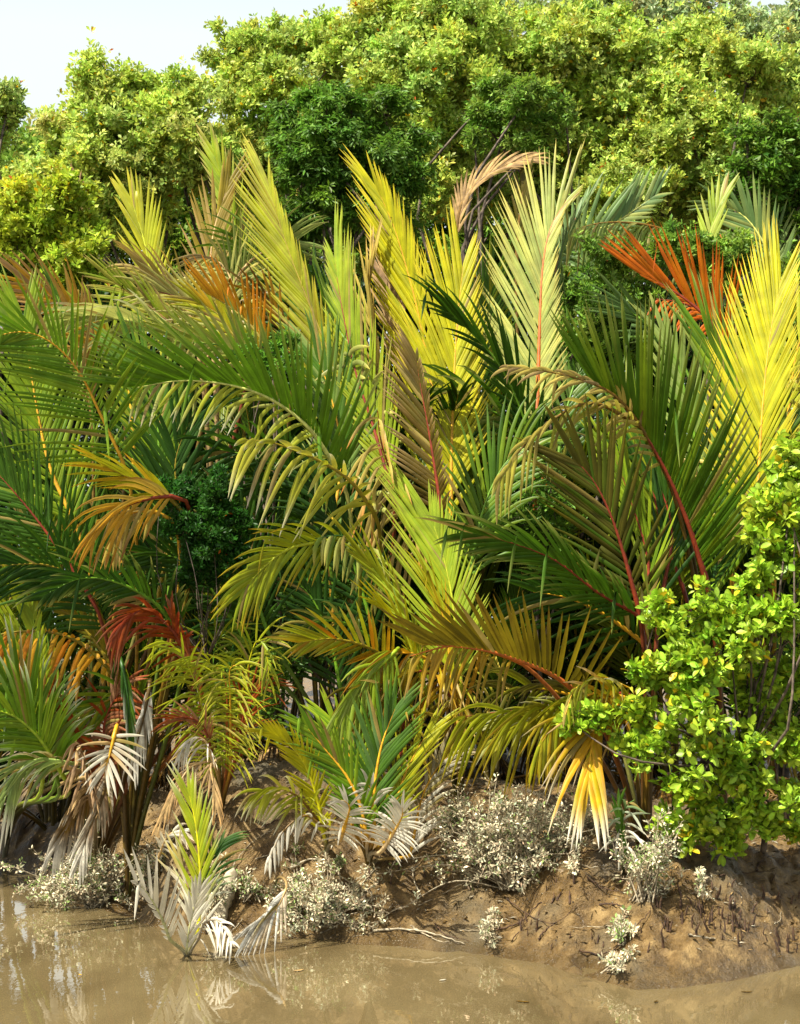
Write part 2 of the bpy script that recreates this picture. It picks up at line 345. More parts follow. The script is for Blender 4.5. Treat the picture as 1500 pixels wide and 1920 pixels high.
PALMS = {}; DOFF = {'N': 1.0, 'O': .4}; LEN = 1.0
def palm(key, px, Y, label, name='nipa_palm', cat='palm', group=None, py=None):
    if py is not None: b = ground_at(px, py)
    else:
        x = (px - CX) / FPX * Y / cp; b = np.array([x, Y, float(height(x, Y))])
    o = empty(name, Vector(b - np.array([0, 0, .03]))); tag(o, label, cat, group); PALMS[key] = (o, b)
    bpy.context.view_layer.update()
    return o
def F(key, pts, d, c, L, ang=(48, 16), roll=0, dr=.3, lr=(1, 1), c2=None, tip=None, sp=12, w=9, rib='yel', t0=None, silt=None, dry=False, r=None, kink=.03, bend=None, **kw):
    o, b = PALMS[key]
    d = (d[0] + DOFF.get(key, 0), d[1] + DOFF.get(key, 0)); pp = [tuple(map(float, a.split(','))) for a in pts.split()]
    seglen = np.r_[0, np.cumsum([math.dist(pp[i], pp[i + 1]) for i in range(len(pp) - 1)])]; fr = seglen / seglen[-1]
    W = [at(x, y, d[0] + (d[1] - d[0]) * f) for (x, y), f in zip(pp, fr)]
    P = catmull(W, 30); T = nrm(np.gradient(P, axis=0)); V = nrm(VC[None] - P)
    S0 = nrm(np.cross(T, V)); V2 = np.cross(S0, T)
    # V2 faces camera
    V2 = np.where((V2 * V).sum(1, keepdims=True) < 0, -V2, V2)
    rl = R(roll); S = math.cos(rl) * S0 + math.sin(rl) * V2; N = -math.sin(rl) * S0 + math.cos(rl) * V2
    p1 = P[0]; dist = np.linalg.norm(p1 - b); h = np.linspace(0, 1, 12)[:, None]
    m0 = np.array([0, 0, 1.0]) * dist * .7 + (p1 - b) * .35; m1 = T[0] * dist * .5
    pet = (2 * h ** 3 - 3 * h ** 2 + 1) * (b - np.array([0, 0, .05])) + (h ** 3 - 2 * h ** 2 + h) * m0 + (-2 * h ** 3 + 3 * h ** 2) * p1 + (h ** 3 - h ** 2) * m1
    gz = height(pet[:, 0], pet[:, 1]); pet[:, 2] = np.maximum(pet[:, 2], gz - .04)
    mpp = d[0] / FPX * LEN
    cc = C(c); c2_ = C(c2) if c2 else cc * np.array([1.15, 1.0, .7]); tp = C(tip) if tip else cc * np.array([1.5, 1.15, .8]) + .02
    sm_ = math.sin(R((ang[0] * .6 + ang[1] * .4)))
    dn = kw.pop('dense', 1.0); wf = kw.pop('wf', 1.6 if dn < 1 else 1.28)
    if not dry and ang[0] < 90: sp = max(sp * min(dn, 1), 5.6 * dn / sm_); w = min(w, (.92 * sp * sm_ + .5) * wf)
    fo = add_frond(o, P, S, N, pet, L * 1.08 * mpp, ang, dr, lr, sp * mpp, cc, c2_, tp, w * mpp, C(rib), M_DRY if dry else M_FROND, r0=(r or 5) * mpp, silt=silt, kink=kink, **kw)
    return fo
SL = 1.42    # height of the silt line

# ------------------------------------------------------------------ hero palms
palm('A', 690, 19.2, 'tall olive green palm whose broad blade stands left of the bright yellow fronds')
F('A', '690,900 655,780 620,670 580,570 545,480 518,400 503,340', (18.6, 19.6), 'ygrn', 215, (30, 10), 15, .05, (1, .45), c2='olive', sp=9, w=10, rib='olive', dense=.6)
F('A', '735,920 700,800 665,690 642,580 628,490', (17.9, 18.6), 'lgrn', 210, (27, 10), 15, .06, (.5, 1), c2='ygrn', sp=9, w=9, rib=(136, 52, 26), dense=.6)
F('A', '760,720 742,600 728,500 722,440', (19.2, 19.6), 'pink', 120, (20, 10), 30, .1, c2='tan', tip='tan', dry=True, sp=12, w=7, rib='brown')
F('A', '720,760 700,640 690,560 700,470', (18.8, 19.2), 'straw', 130, (18, 8), 50, .1, c2='brown', sp=12, w=8, rib='olive')
F('A', '700,960 690,800 660,700 650,640', (18.3, 18.3), 'pale', 90, (60, 30), 20, 1.0, c2='pgrn', sp=26, w=10, rib='grn')
F('A', '650,640 560,520 500,480 440,470', (19.4, 20.2), 'grn', 170, (40, 15), 35, .3, c2='pgrn', sp=14, w=8, rib='grn')
F('A', '640,780 600,640 560,560 520,520', (19.5, 20), 'dgrn', 150, (50, 15), 10, .5, c2='grn', sp=14, w=8, rib='grn')
palm('B', 865, 19.6, 'palm with two glowing lemon yellow upright fronds in the middle of the bank')
F('B', '846,960 847,840 851,720 857,610 868,500', (18.2, 18.9), 'yel', 235, (37, 12), 6, .05, (1, .6), c2='ygrn', sp=10.5, w=8.5, rib='gold', r=5, base_f=.9, dense=.6)
F('B', '835,860 806,700 785,590 762,500 735,415 705,350', (18.8, 19.4), 'yel', 215, (30, 10), 20, .08, (1, .6), c2='ygrn', sp=10, w=8.5, rib='gold', dense=.6)
F('B', '880,900 890,760 905,640 925,520', (19.6, 20), 'mgrn', 160, (35, 12), -30, .1, c2='yel', sp=11, w=8, rib='grn')
palm('C', 1003, 20.0, 'palm with a pale grey green fan on a long straight orange midrib')
F('C', '1006,800 1010,690 1013,590 1018,500 1032,430 1062,375', (18.5, 19.2), 'pale', 225, (38, 13), 14, .06, (1, .42), c2='pgrn', sp=11, w=9.5, rib=(196, 104, 36), r=6.5, base_f=1, dense=.6)
F('C', '1020,700 1033,600 1045,500 1075,420 1100,370', (19.0, 19.5), 'bgrn', 110, (22, 10), 50, .06, (.6, 1), c2='pgrn', sp=9, w=9, rib=(196, 104, 36), dense=.6)
F('C', '855,440 868,380 905,335 960,305 1000,298', (20.6, 20.6), 'tan', 70, (22, 10), 30, .3, c2='pink', tip='brown', dry=True, sp=9, w=6, rib='brown')
F('C', '970,470 975,400 985,330', (20.6, 20.6), 'dolive', 70, (25, 10), 30, .1, sp=10, w=8, rib='brown')
F('C', '1010,900 985,790 940,690 880,620 830,575', (18.5, 18.0), 'dgrn', 170, (32, 12), 35, .25, (.5, 1), c2='mgrn', sp=15, w=9, rib='grn')
F('C', '1000,900 960,800 900,760 830,730', (18.8, 18.6), 'mgrn', 160, (50, 20), 15, .5, c2='pale', sp=15, w=8, rib='grn')
F('C', '1040,900 1060,780 1090,690 1140,620', (19.8, 20.3), 'mgrn', 170, (45, 15), 0, .25, c2='pgrn', sp=13, w=8, rib='grn')
palm('D', 850, 17.9, 'palm with a dark brown ragged frond on a dark red midrib below the yellow fronds')
F('D', '828,960 816,880 803,800 790,730 780,668', (17.0, 17.2), (104, 84, 22), 128, (50, 14), 22, .15, (1, .3), c2='dolive', tip='tan', sp=9.5, w=9, rib=(136, 52, 26), r=5, base_f=1)
F('D', '790,1040 745,920 715,830 708,770', (17.2, 16.6), 'straw', 140, (60, 40), 25, 2.2, (1, .7), c2='tan', tip='orange', sp=14, w=7, rib=(136, 52, 26))
F('D', '880,1080 905,960 940,880 985,830', (17.6, 17.8), 'mgrn', 170, (45, 16), 10, .4, c2='lgrn', sp=13, w=8, rib='grn')
palm('E', 862, 17.0, 'sunny yellow green young palm fanning upward in the centre front of the thicket')
F('E', '864,1270 856,1190 846,1110 828,1030 806,965', (16.0, 16.5), 'lgrn', 225, (40, 13), 6, .06, (1, .5), c2='ygrn', sp=11, w=9, rib='ygrn', r=4.5, base_f=1, dense=.6)
F('E', '800,1260 752,1150 715,1085 672,1035', (16.4, 16.4), 'ygrn', 150, (30, 10), 45, .1, (.5, 1), c2='lgrn', sp=11, w=9, rib='lgrn')
F('E', '790,1270 762,1190 730,1150 690,1120', (16.2, 16.0), 'yel', 110, (24, 8), 50, .1, (.4, 1), c2='ygrn', sp=10, w=9, rib='ygrn')
F('E', '850,1290 800,1235 740,1225 690,1250', (16.4, 15.9), 'ygrn', 140, (55, 30), 15, 1.3, c2='orange', tip='tan', sp=13, w=7, rib='gold', silt=SL-.1)
F('E', '860,1330 820,1270 770,1260 700,1290', (16.3, 15.8), 'olive', 130, (60, 35), 20, 1.6, c2='gold', tip='tan', sp=13, w=7, rib=(136, 52, 26), silt=SL-.1)
F('E', '880,1300 900,1220 880,1180 800,1160', (16.7, 16.4), 'straw', 110, (60, 30), 20, 1.5, c2='ygrn', sp=14, w=6, rib='gold')
F('E', '850,1300 840,1200 830,1150 800,1080', (16.0, 16.0), 'ygrn', 120, (20, 10), 60, .2, c2='gold', sp=14, w=7, rib='gold')
palm('G', 1445, 19.2, 'palm with a tall lemon yellow frond and a burnt orange frond at the right edge')
F('G', '1418,990 1424,860 1432,740 1444,630 1464,525', (16.7, 17.3), 'yel', 235, (36, 12), 16, .05, (1, .7), c2='ygrn', sp=10.5, w=8.5, rib='gold', base_f=.8, dense=.6)
F('G', '1365,642 1318,588 1262,545 1205,515', (18.4, 18.6), 'orange', 165, (54, 6), 5, -.02, (.12, 1), c2=(236, 140, 20), tip='rust', sp=5, w=9.5, dense=.62, wf=1.7, rib=(136, 52, 26), r=6, kink=.02, base_f=.9)
F('G', '1365,645 1330,600 1285,570 1230,560', (18.5, 18.5), 'orange', 60, (50, 25), -20, .9, (1, 0), c2='rust', sp=8, w=6, rib=(136, 52, 26))
F('G', '1460,900 1480,760 1500,640 1560,560', (18.2, 18.3), 'ygrn', 170, (50, 16), 20, .5, c2='pale', sp=13, w=8, rib='gold')
F('G', '1325,520 1332,440 1342,400 1362,355', (20.4, 20.6), 'lgrn', 85, (28, 10), 20, .05, c2='pale', sp=8, w=8, rib='lgrn', r=3)
F('G', '1370,1000 1400,860 1450,760 1520,680', (17.8, 17.8), 'straw', 170, (50, 25), 20, 1.2, c2='ygrn', sp=24, w=8, rib='gold')
palm('H0', 1180, 21.6, 'pale blue green arching palm standing far back behind the orange frond')
F('H0', '1030,500 1090,440 1150,420 1235,362', (21.0, 21.3), 'bgrn', 110, (60, 25), 20, .05, (1, .5), c2='pale', sp=11, w=8, rib='pale')
F('H0', '1320,500 1260,440 1200,420 1130,418 1070,432', (20.4, 20.0), 'pgrn', 120, (50, 25), 30, 1.6, (1, .7), c2='tan', tip='straw', sp=11, w=7, rib='brown')
F('H0', '1150,620 1120,530 1080,470', (20.8, 21), 'bgrn', 130, (60, 20), 0, .3, c2='pgrn', sp=11, w=7, rib='pgrn')
F('H0', '1480,560 1440,470 1400,410 1350,380', (20.8, 21.2), 'bgrn', 110, (55, 18), 10, .1, c2='pale', sp=11, w=8, rib='pale')
F('H0', '1440,560 1450,460 1430,390 1420,340', (21.4, 21.6), 'pgrn', 100, (30, 12), 10, .1, c2='bgrn', sp=10, w=7, rib='pale')
palm('G2', 1350, 17.6, 'large deep green palm with a dark red stem arching over the right of the thicket')
F('G2', '1322,1080 1290,980 1250,885 1200,800 1150,742 1105,712', (16.9, 16.6), 'mgrn', 260, (62, 28), 18, -.06, (0, 1), c2='lgrn', tip='pale', sp=10.5, w=11, dense=.6, rib=(136, 52, 26), r=7, base_f=1)
F('G2', '1240,870 1195,790 1150,740 1090,712 1010,694 945,688', (16.8, 16.2), 'straw', 80, (46, 12), -15, .5, (.9, .5), c2='pink', tip='brown', sp=16, w=7, rib='brown')
F('G2', '1200,800 1130,760 1080,762 1020,800 970,850 930,910', (16.7, 15.9), 'straw', 125, (46, 18), 15, .8, (1, .5), c2='ygrn', tip='pale', sp=16, w=7.5, rib='brown')
F('G2', '1345,1110 1380,980 1392,860 1370,740 1330,640', (17.4, 17.7), 'mgrn', 240, (30, 10), 25, .05, c2='lgrn', tip='pale', sp=12, w=10, rib='lgrn')
F('G2', '1330,1120 1360,1000 1420,900 1460,820', (17.0, 17.0), 'dgrn', 200, (30, 12), 20, .1, c2='lgrn', sp=12, w=9, rib='dgrn')
F('G2', '1280,1100 1240,980 1215,880 1190,790', (17.4, 17.6), 'mgrn', 200, (22, 8), 20, .05, c2='ygrn', sp=10, w=9, rib=(136, 52, 26))
F('G2', '1250,640 1215,610 1180,580 1160,560', (18.6, 18.8), 'bgrn', 120, (40, 10), 40, .1, c2='grn', sp=11, w=8, rib='grn')
F('G2', '1320,900 1290,760 1270,680 1240,620', (18.0, 18.2), 'pgrn', 140, (32, 10), 10, .05, c2='grn', sp=10, w=9, rib='grn')
palm('H', 1210, 17.0, 'dark green palm with a blood red leaf stem rising beside the round leaved bush')
F('H', '1196,1135 1170,1040 1145,965 1112,900 1075,860', (16.3, 16.2), 'dolive', 190, (48, 18), 10, .1, c2='mgrn', tip='olive', sp=12, w=9, rib=(136, 52, 26), r=6)
F('H', '1190,1150 1120,1110 1040,1050 950,1015 862,995', (16.2, 15.6), 'mgrn', 165, (36, 12), 25, .2, (.7, 1), c2='dgrn', tip='pale', sp=12, w=8, rib=(136, 52, 26), r=4)
F('H', '1210,1160 1215,1050 1180,930 1150,850', (16.8, 17.0), 'lgrn', 170, (22, 10), 30, .1, c2='mgrn', sp=11, w=9, rib=(136, 52, 26))
F('H', '1200,1200 1130,1150 1060,1120 1000,1110', (16.5, 16.2), 'dgrn', 160, (50, 18), 15, .3, c2='mgrn', sp=13, w=8, rib='gold')
F('H', '1240,1120 1260,1000 1230,900 1180,850', (17.0, 17.2), 'dgrn', 210, (25, 10), 0, .1, c2='mgrn', sp=11, w=10, rib=(136, 52, 26))
palm('I', 1200, 16.2, 'low palm with a red orange midrib and golden hanging leaflets beside the round leaved bush')
F('I', '1088,1303 1040,1268 985,1243 920,1222 850,1212 790,1208', (15.6, 15.0), 'olive', 165, (72, 20), 22, -.02, (0, 1), c2='dolive', tip='brown', sp=9.5, w=9.5, rib=(196, 104, 36), r=6, base_f=1)
F('I', '960,1235 900,1216 840,1212 770,1230', (15.4, 14.9), 'olive', 120, (40, 20), -20, 1.5, (1, 0), c2='gold', tip='tan', sp=11, w=7, rib=(196, 104, 36))
F('I', '1170,1300 1100,1310 1030,1325 940,1335 860,1345', (15.8, 15.0), 'ygrn', 165, (55, 22), 20, .9, c2='olive', tip='gold', sp=13, w=8, rib=(136, 52, 26), silt=SL-.05)
F('I', '1190,1330 1150,1325 1122,1350 1108,1410 1104,1470', (15.6, 15.1), 'gold', 180, (44, 10), 10, .5, c2='yel', tip='cream', sp=6, w=8, rib='gold', silt=SL-.06, dense=.85)
F('I', '1180,1310 1120,1300 1060,1330 1010,1400', (15.7, 15.1), 'ygrn', 120, (36, 18), 15, 1.2, c2='gold', tip='gold', sp=9, w=7.5, rib='gold', silt=SL-.08)
F('I', '1180,1290 1130,1270 1080,1290 1060,1340', (15.5, 15.0), 'ygrn', 60, (60, 30), 20, 1.4, c2='tan', tip='tan', sp=18, w=6, rib='gold', r=2)
F('I', '1120,1330 1030,1340 960,1360 925,1400', (16.0, 15.5), 'ygrn', 90, (45, 20), 0, .4, c2='olive', tip='silver', sp=9, w=6, rib='pale', silt=SL + .02)
F('I', '1150,1320 1060,1300 1000,1290 930,1300', (16.2, 15.8), 'dolive', 120, (60, 30), 10, .7, c2='ygrn', sp=13, w=7, rib='gold')
palm('J', 650, 17.8, 'mid green palm with a great arching frond and a fringe of shining hanging leaflets')
F('J', '640,900 600,830 560,785 500,745 430,722 340,714 250,728', (17.2, 16.6), 'grn', 200, (58, 20), 12, 0, (0, 1), dense=.65, c2='grn', tip='pale', sp=10.5, w=8.5, rib='pale', base_f=1)
F('J', '640,900 600,830 560,785 500,745 430,722 340,714 250,728', (17.15, 16.5), 'ygrn', 110, (46, 20), -12, .95, (1, 0), c2='pale', tip='cream', sp=16, w=7.5, rib='pale', kink=.3)
F('J', '700,960 660,905 610,870 555,845 500,828 445,826', (16.8, 16.0), (216, 208, 70), 165, (58, 30), -10, 1.05, (1, .25), c2='ygrn', tip='cream', sp=18, w=9.5, rib='olive', kink=.1)
F('J', '640,1010 590,1018 540,1030 490,1068 448,1118', (16.6, 16.0), 'ygrn', 125, (48, 15), 12, .35, c2='lgrn', tip='gold', sp=11, w=7.5, rib='ygrn')
F('J', '720,1100 690,1030 640,1005 590,1010', (16.8, 16.4), 'pale', 80, (70, 40), 0, 2.0, c2='grn', sp=18, w=9, rib='dgrn', kink=.4)
F('J', '600,1000 540,900 480,860 400,840', (17.8, 17.4), 'dgrn', 150, (50, 20), 25, .5, c2='mgrn', sp=13, w=8, rib='grn')
F('J', '620,1000 640,860 620,740 590,660', (18.0, 18.4), 'mgrn', 170, (35, 12), 10, .2, c2='pgrn', sp=12, w=8, rib='gold')
F('J', '700,1180 660,1050 620,960 580,900', (17.3, 17.4), 'dgrn', 150, (45, 16), 10, .4, sp=13, w=8, rib='grn')
palm('K', 250, 17.8, 'big green palm at the left with long combed leaflets and a yellow midrib')
F('K', '228,860 190,780 150,700 100,645 40,622 -40,640', (16.8, 16.2), 'grn', 190, (66, 26), 12, .12, (1, .75), c2='lgrn', tip='lgrn', sp=9, w=6.5, rib='gold', r=4, base_f=1)
F('K', '140,980 95,880 72,780 55,680 42,590', (17.2, 17.6), 'lgrn', 190, (48, 14), -8, .06, c2='grn', tip='pale', sp=9, w=6.5, rib='gold', base_f=1)
F('K', '170,1120 110,1030 50,950 -20,870', (16.6, 16.6), 'mgrn', 190, (62, 24), 8, .2, c2='dgrn', sp=9, w=6.5, rib=(136, 52, 26), base_f=1)
F('K', '320,930 280,935 235,950 180,985', (16.2, 15.8), 'gold', 135, (42, 12), 10, .6, c2='straw', tip='rust', sp=11, w=8, rib=(136, 52, 26))
F('K', '320,935 270,905 230,890 190,870', (16.3, 16.0), 'ygrn', 110, (30, 12), 30, .2, c2='gold', tip='gold', sp=14, w=7, rib='olive')
F('K', '290,960 250,960 225,990 210,1020', (16.2, 16.0), 'straw', 90, (40, 15), 10, 1.0, c2='tan', tip='gold', sp=14, w=8, rib='gold')
F('K', '320,1000 300,860 290,760 240,660', (17.6, 17.9), 'mgrn', 170, (40, 14), 15, .2, c2='lgrn', sp=12, w=8, rib='grn')
F('K', '300,1100 330,960 330,860 360,780', (17.3, 17.4), 'dgrn', 180, (48, 18), 0, .4, c2='mgrn', sp=12, w=8, rib='olive')
F('K', '200,1180 160,1100 90,1060 0,1060', (16.8, 16.3), 'dgrn', 170, (60, 22), 10, .4, c2='mgrn', sp=10, w=7, rib='olive')
F('K', '330,1180 290,1130 220,1092 150,1085 85,1115', (16.6, 16.0), 'dgrn', 130, (55, 20), 25, .25, (.5, 1), c2='mgrn', tip='pale', sp=9, w=7, rib='grn')
palm('K2', 170, 19.6, 'palm at the upper left with cream green fronds drooping over orange dried leaves')
F('K2', '330,640 285,612 230,600 160,592 90,612', (18.6, 18.0), 'pale', 125, (38, 12), 28, .4, c2='pgrn', tip='cream', sp=10, w=7.5, rib='pale')
F('K2', '200,660 150,600 100,560 40,525', (18.9, 18.8), 'gold', 130, (40, 14), 20, .1, c2='pink', tip='tan', sp=10, w=7, rib='brown')
F('K2', '160,700 125,600 105,550 85,510', (18.5, 18.5), 'mgrn', 60, (14, 6), 60, .0, c2='dgrn', sp=8, w=8, rib='grn')
F('K2', '360,640 300,590 260,560 200,520', (19.1, 19.3), 'lgrn', 110, (34, 12), 20, .1, c2='straw', tip='tan', sp=10, w=6, rib='brown')
F('K2', '440,640 400,600 340,560 270,540', (19.0, 19.2), 'pale', 110, (38, 14), 10, .2, c2='pink', tip='tan', sp=12, w=6, rib=(136, 52, 26))
F('K2', '170,760 160,680 150,620 130,560', (19.2, 19.4), 'brown', 110, (30, 10), 20, .1, c2='olive', sp=10, w=8, rib='brown')
F('K2', '250,820 240,720 210,650 180,600', (18.8, 19), 'lgrn', 150, (30, 10), 20, .1, c2='olive', sp=10, w=8, rib='gold')
palm('L', 430, 20.2, 'tangled palm of mixed gold and green fronds behind the arching frond, upper left')
F('L', '500,650 470,610 430,575 385,548', (18.3, 18.5), 'gold', 115, (60, 20), 25, -.03, (0, 1), c2='orange', tip='orange', sp=8, w=8.5, rib='olive')
F('L', '490,680 440,630 410,590 360,560', (18.6, 18.8), 'ygrn', 100, (40, 14), 20, .1, c2='gold', sp=9, w=7, rib='olive')
F('L', '300,640 285,530 270,450 245,370', (20.2, 20.6), 'ygrn', 130, (30, 10), 10, .1, c2='yel', sp=9, w=7, rib='ygrn')
F('L', '400,660 395,540 400,440 430,340', (20.2, 20.6), 'olive', 130, (30, 10), 10, .1, c2='tan', sp=9, w=7, rib='tan')
F('L', '470,680 455,560 440,420 400,280', (20.4, 20.9), 'lgrn', 120, (30, 10), 20, .1, c2='ygrn', tip='tan', sp=8, w=7, rib='lgrn')
F('L', '420,640 440,560 420,500 380,480', (19.6, 19.8), 'pale', 110, (50, 20), 20, .7, c2='pink', sp=11, w=6, rib='tan')
F('L', '370,650 360,600 330,560 260,500', (19.6, 19.6), 'straw', 120, (40, 16), 20, .4, c2='tan', sp=11, w=6, rib='tan')
F('L', '540,640 520,590 500,560 470,540', (19.3, 19.3), 'brown', 90, (30, 10), 30, .1, c2='gold', sp=10, w=7, rib='brown')
F('L', '520,760 470,690 420,650 330,640', (18.2, 18.2), 'pale', 130, (55, 22), 20, .1, (.6, 1), c2='lgrn', tip='brown', sp=11, w=8, rib='grn')
F('L', '420,560 460,500 500,470 560,450', (19.9, 19.9), 'pgrn', 120, (45, 20), 0, .3, c2='pale', sp=11, w=6, rib='tan')
F('L', '152,430 148,390 143,360 132,325', (23.2, 23.4), 'pink', 45, (40, 14), 10, .2, c2='brown', dry=True, sp=10, w=6, rib='brown')
palm('L2', 565, 25.0, 'pale dry frond poking up from behind the dark glossy tree', cat='palm')
F('L2', '560,260 562,230 570,200 574,180', (24.6, 24.6), 'straw', 40, (20, 8), 10, .1, c2='gold', sp=7, w=5, rib='straw')
palm('N', 20, 21.0, 'palm at the left edge leaning over the water with yellow tips and orange hanging leaflets')
F('N', '80,1430 74,1330 70,1240 60,1130', (15.5, 15.5), 'lgrn', 160, (46, 14), 10, .1, (1, .35), c2='ygrn', tip='yel', sp=11, w=8.5, rib='lgrn', silt=1.1)
F('N', '200,1250 150,1205 90,1185 0,1190 -80,1230', (15.8, 15.2), 'gold', 120, (70, 40), -5, 1.3, (1, .1), c2='orange', tip='tan', sp=14, w=10, rib='olive', kink=.03)
F('N', '205,1240 160,1180 110,1140 50,1120', (16, 16), 'olive', 100, (32, 12), 30, .2, (.3, 1), c2='mgrn', sp=9, w=8, rib='olive')
F('N', '100,1440 60,1340 10,1280 -60,1250', (15.4, 15.0), 'grn', 150, (60, 20), 10, .3, c2='pgrn', tip='silver', sp=8, w=7, rib='grn', silt=1.15)
F('N', '110,1440 70,1380 20,1340 -60,1320', (15.3, 14.9), 'grn', 160, (55, 20), 10, .4, c2='lgrn', tip='silver', sp=8, w=7, rib='lgrn', silt=1.3)
F('N', '125,1430 70,1425 30,1455 -5,1530', (15.2, 14.7), 'pgrn', 120, (30, 12), 25, .9, c2='bgrn', tip='silver', sp=7, w=7, rib='pgrn', silt=1.3)
F('N', '110,1430 110,1350 90,1260 60,1200', (15.8, 16), 'mgrn', 130, (20, 8), 40, .1, c2='lgrn', sp=9, w=8, rib='grn')
F('N', '130,1440 90,1430 50,1440 10,1450', (15.4, 15.0), 'straw', 90, (40, 20), 25, .7, c2='silver', tip='silver', dry=True, sp=9, w=5, rib='tan', silt=SL)
palm('O', 190, 18.6, 'half dead palm with rust coloured and grey brown collapsed fronds at the left water edge')
F('O', '190,1440 160,1490 130,1540 105,1590', (16.2, 15.8), 'brown', 90, (24, 12), 20, .5, c2='pink', tip='cream', dry=True, sp=7, w=5, rib='dbrown', silt=1.0)
F('O', '200,1450 190,1500 165,1560 150,1610', (16.0, 15.7), 'pink', 80, (24, 12), 20, .4, c2='cream', tip='cream', dry=True, sp=8, w=5, rib='dbrown', silt=1.0)
F('O', '214,1380 204,1420 196,1445', (15.7, 15.6), 'cream', 72, (105, 12), 10, .18, c2='gold', tip='cream', sp=6, w=6.5, rib='gold', silt=1.75)
F('O', '170,1500 160,1440 150,1400 140,1390', (16, 15.6), 'pink', 70, (30, 15), 20, 1.6, c2='tan', tip='tan', dry=True, sp=9, w=7, rib='pink')
F('O', '260,1330 240,1300 170,1330 100,1390', (16.6, 16.2), 'mgrn', 130, (35, 15), 20, .5, c2='ygrn', sp=10, w=8, rib='olive')
F('O', '230,1250 238,1300 242,1340 242,1380', (15.9, 15.8), 'dgrn', 80, (14, 6), 30, .3, c2='grn', tip='silver', sp=7, w=9, rib='dgrn', silt=1.5)
F('O', '280,1290 270,1340 255,1400 250,1430', (16.3, 16.1), 'silver', 80, (26, 12), 15, .8, c2='brown', tip='silver', dry=True, sp=9, w=5, rib='dbrown', silt=1.4)
F('O', '220,1420 160,1400 110,1340 95,1300', (16.4, 16.2), 'rust', 90, (45, 20), 15, .6, c2='dbrown', dry=True, sp=9, w=6, rib=(136, 52, 26))
F('O', '215,1430 195,1370 210,1320 240,1280', (16.5, 16.4), 'rust', 90, (45, 20), 15, .9, c2='pink', dry=True, sp=9, w=6, rib=(136, 52, 26))
F('O', '360,1250 330,1190 290,1152 255,1148 215,1195', (16.2, 15.6), 'rust', 105, (48, 14), 10, .7, (1, .7), c2=(190, 70, 34), tip='pink', sp=8, w=7, rib=(136, 52, 26), r=5)
F('O', '375,1280 350,1220 330,1180 320,1130', (16.1, 16.0), 'rust', 60, (22, 8), 20, .3, c2='pink', sp=12, w=8, rib=(196, 104, 36))
palm('P', 420, 17.2, 'cluster of slender young palms with thin orange stems and feathery lime fronds')
F('P', '392,1430 380,1330 362,1270 335,1220 300,1200', (16.2, 15.8), 'ygrn', 90, (58, 22), 5, .8, c2='lgrn', tip='yel', sp=11, w=4.2, rib='ygrn', r=3)
F('P', '400,1430 395,1320 400,1260 380,1235 330,1240', (16.3, 16.0), 'ygrn', 80, (60, 22), 10, 1.0, c2='lgrn', tip='yel', sp=11, w=4, rib='ygrn', r=3)
F('P', '432,1430 432,1320 430,1270 435,1250 460,1245', (16.2, 15.9), 'ygrn', 90, (60, 30), 10, 1.3, c2='straw', sp=9, w=4, rib='gold', r=3.5)
F('P', '425,1430 425,1300 415,1260 390,1245', (16.3, 16.1), 'lgrn', 80, (60, 26), 0, 1.2, c2='straw', sp=10, w=4, rib=(196, 104, 36), r=3.5)
F('P', '440,1380 470,1230 488,1200 500,1230 505,1280', (16.5, 16.2), 'ygrn', 75, (60, 22), 10, .5, c2='lgrn', sp=10, w=4.2, rib='yel', r=3)
F('P', '410,1400 400,1250 410,1200 440,1180', (16.8, 16.9), 'lgrn', 100, (60, 24), 0, .9, c2='ygrn', sp=11, w=4.2, rib='grn', r=3)
F('P', '395,1400 380,1360 350,1345 310,1350', (16.1, 15.7), 'rust', 70, (30, 14), 20, .2, c2='pink', tip='tan', dry=True, sp=10, w=4, rib=(136, 52, 26), r=3)
F('P', '400,1430 385,1390 360,1385 330,1420', (16.0, 15.7), 'silver', 60, (30, 14), 20, 1.2, c2='tan', dry=True, sp=12, w=4, rib='tan', r=3)
F('P', '440,1430 460,1330 480,1290 500,1290', (16.4, 16.3), 'rust', 90, (30, 14), 10, .5, c2='brown', dry=True, sp=11, w=4.2, rib=(136, 52, 26), r=4)
F('P', '400,1430 395,1440 402,1480 405,1510', (15.9, 15.8), 'tan', 60, (20, 10), 10, .4, c2='pink', dry=True, sp=10, w=4, rib='tan', r=3)
F('P', '380,1430 355,1440 330,1480 300,1540', (15.9, 15.5), 'tan', 60, (16, 8), 10, .4, c2='pink', dry=True, sp=14, w=4, rib='tan', r=3)
palm('Q', 640, 17.4, 'small palm with lime fronds arching left over the dark hollow in mid bank')
F('Q', '735,1240 680,1210 620,1198 560,1205', (16.4, 15.9), 'ygrn', 115, (55, 18), 15, .1, (.6, 1), c2='orange', tip='straw', sp=11, w=7, rib='olive')
F('Q', '740,1222 700,1262 665,1300 630,1345', (15.9, 15.5), 'lgrn', 120, (52, 18), 15, .9, c2='pgrn', tip='pale', sp=9, w=7, rib='lgrn')
F('Q', '700,1200 650,1170 600,1165 540,1190', (16.8, 16.3), 'dgrn', 90, (60, 24), 10, .8, c2='straw', sp=12, w=5, rib='grn')
F('Q', '760,1400 750,1330 700,1290 660,1300', (16.2, 15.8), 'olive', 110, (60, 25), 10, 1.0, c2='dolive', sp=11, w=7, rib=(136, 52, 26))
F('Q', '640,1300 620,1200 590,1130 550,1080', (17.3, 17.3), 'dgrn', 140, (45, 18), 10, .4, sp=12, w=7, rib='grn')
F('Q', '500,1180 470,1090 450,1010 420,960', (17.2, 17.2), 'dgrn', 150, (50, 18), 10, .4, c2='mgrn', sp=11, w=7, rib='grn')
